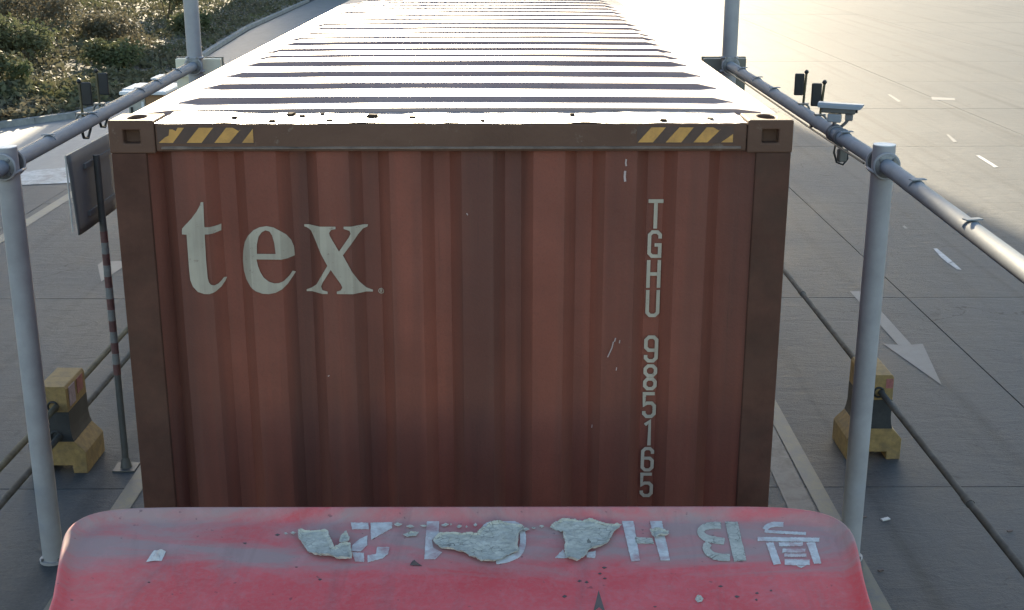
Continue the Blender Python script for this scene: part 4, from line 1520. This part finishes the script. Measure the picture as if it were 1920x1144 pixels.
def guard(label, x, z, y0, y1, m):
    t = thing('guard_pipe', label, 'pipe', (x, (y0 + y1) / 2, z - 0.03))
    k = 14
    a = y0
    i = 0
    P = []
    for q in range(k + 1):
        yy = y0 + (y1 - y0) * q / k
        P.append((x + 0.006 * noise.noise(Vector((yy, x, 0))), yy, z + 0.008 * noise.noise(Vector((yy * .7, z, x)))))
    MB().path(P, 0.028, 14).build('pipe', m, t, smooth=True)
    for q in range(3, k, 4):
        p = Vector(P[q])
        MB().tube(p - Vector((0, .06, 0)), p + Vector((0, .06, 0)), 0.034, 14).build('coupling', m, t, smooth=True)
    # short stub posts out of sight ahead carry the pipe
    for yy in (y1 - 0.3,):
        MB().tube((x, yy, 0), (x, yy, z - 0.03), 0.03, 10).build('stub_post', m, t)
    return t


guard('upper pale guard pipe through the left barrier block', -3.97, 0.64, 4.5, 24.0, 'pipe_yellow')
guard('lower grey guard pipe through the left barrier block', -3.97, 0.36, 4.5, 24.0, 'pipe')
guard('long grey guard pipe through the right barrier block', 3.41, 0.66, 4.5, 24.0, 'pipe')

# ================================================================== SIGN WITH STRIPED POST
sx_, sy_ = -3.44, 10.82
sg = thing('signpost', 'grey sign seen from behind on thin red and white striped post', 'sign', (sx_, sy_, 0))
pr_ = 0.030
MB().tube((sx_, sy_, 0.012), (sx_, sy_, 2.86), pr_, 14).build('post', 'post', sg, smooth=True)
zz = 0.90
k = 0
while zz < 2.2:
    o = MB().tube((sx_, sy_, zz), (sx_, sy_, zz + 0.10), pr_ + 0.0025, 14).build('stripe', 'red_band' if k % 2 == 0 else 'white_band', sg, smooth=True)
    zz += 0.1005
    k += 1
MB().box((sx_ - 0.10, sy_ - 0.10, 0.0), (sx_ + 0.10, sy_ + 0.10, 0.012)).build('base_plate', 'post', sg)
MB().tube((sx_, sy_, 0.012), (sx_, sy_, 0.10), 0.052, 12, 0.034).build('base_collar', 'post', sg, smooth=True)
# slightly warped panel parallel to the lane
V, Fc = [], []
ya, yb, za, zb2 = 10.26, 11.42, 2.27, 2.95
nyy, nzz = 12, 8
for j in range(nzz + 1):
    for i in range(nyy + 1):
        y = ya + (yb - ya) * i / nyy
        z = za + (zb2 - za) * j / nzz
        wv = 0.035 * max(0, 1 - i / 4) ** 2 * (1 - j / nzz)
        V.append((sx_ - 0.065 + wv, y, z + 0.03 * max(0, 1 - i / 4) ** 2 * (1 - j / nzz)))
for j in range(nzz):
    for i in range(nyy):
        a = j * (nyy + 1) + i
        Fc.append((a, a + 1, a + nyy + 2, a + nyy + 1))
pn = MB().add(V, Fc).build('panel', 'sign_back', sg, smooth='all')
md = pn.modifiers.new('solid', 'SOLIDIFY')
md.thickness = 0.012
for z in (2.40, 2.80):
    MB().box((sx_ - 0.062, ya + 0.36, z - 0.02), (sx_ - 0.036, yb - 0.02, z + 0.02)).build('stiffener', 'sign_back', sg)
MB().path([(sx_ - 0.066, ya - 0.004, zb2), (sx_ - 0.066, yb, zb2)], 0.007, 6).build('panel_edge', 'sign_edge', sg)
MB().path([(sx_ - 0.068, ya - 0.006, za + 0.06), (sx_ - 0.068, ya - 0.006, zb2)], 0.007, 6).build('panel_edge', 'sign_edge', sg)

# ================================================================== KIOSK AND CABINET beyond the container
kt = thing('equipment_kiosk', 'beige equipment kiosk with white roof plates behind the left rail', 'kiosk', (-5.4, 19.4, 0))


def at(px, py, Y):
    return fp(px, py, Y)


a, b = at(240, 184, 19.0), at(271, 184, 19.0)
MB().box((a.x, 19.0, 0), (b.x, 19.9, a.z)).build('wall', 'kiosk', kt)
MB().box((b.x - 0.05, 18.985, 0.3), (b.x - 0.015, 18.999, a.z - 0.05)).build('door_edge', 'kiosk_white', kt)
MB().box((a.x + 0.03, 18.98, a.z - 0.22), (a.x + 0.06, 18.999, a.z - 0.13)).build('latch', 'black', kt)
c = at(304, 177, 19.0)
MB().box((b.x + 0.004, 19.02, 0), (c.x, 19.9, c.z - 0.02)).build('side_panel', 'brown_box', kt)
d = at(225, 178, 18.95)
e = at(312, 172, 18.95)
MB().box((d.x, 18.9, c.z), (e.x, 20.0, c.z + 0.05)).build('roof_plate', 'kiosk_white', kt, bevel=0.01)
d2, e2 = at(236, 168, 19.3), at(264, 164, 19.3)
MB().box((d2.x, 19.1, c.z + 0.05), (e2.x, 19.8, e2.z)).build('roof_unit', 'kiosk_white', kt, bevel=0.02)
g0, g1 = at(287, 150, 20.6), at(327, 150, 20.6)
gt = thing('switch_cabinet', 'tall grey switch cabinet behind the kiosk under the left rail', 'cabinet', ((g0.x + g1.x) / 2, 20.9, 0))
MB().box((g0.x, 20.6, 0.08), (g1.x, 21.1, g0.z)).build('housing', 'grey_panel', gt, bevel=0.01)
MB().box((g0.x - 0.03, 20.57, g0.z), (g1.x + 0.03, 21.13, g0.z + 0.03)).build('lid', 'kiosk_white', gt)
MB().box((g0.x + 0.03, 20.62, 0), (g1.x - 0.03, 21.08, 0.08)).build('plinth', 'kerb', gt)
MB().box((g0.x + 0.02, 20.59, 0.15), ((g0.x + g1.x) / 2 - 0.004, 20.6 - 0.001, g0.z - 0.08)).build('door', 'grey_panel', gt)
MB().box(((g0.x + g1.x) / 2 + 0.004, 20.59, 0.15), (g1.x - 0.02, 20.6 - 0.001, g0.z - 0.08)).build('door', 'grey_panel', gt)

# litter on the concrete
for (u, v, s, m, lab) in ((1660, 975, .035, 'plate_white', 'small white paper scrap on the concrete right of the cab'), (1893, 997, .02, 'under_film', 'dark scrap at the right edge beside the guard pipe'),
                          (1651, 1071, .02, 'under_film', 'tiny dark scrap by the cab corner'), (1620, 971, .02, 'under_film', 'tiny dark scrap at the foot of the right pole')):
    p = gp(u, v, 0)
    tag(MB().obox((p.x, p.y, 0.008), (1, .3, 0.1), (-.3, 1, 0), (0, 0, 1), s, s * .55, 0.004).build('litter', m), lab, 'litter')
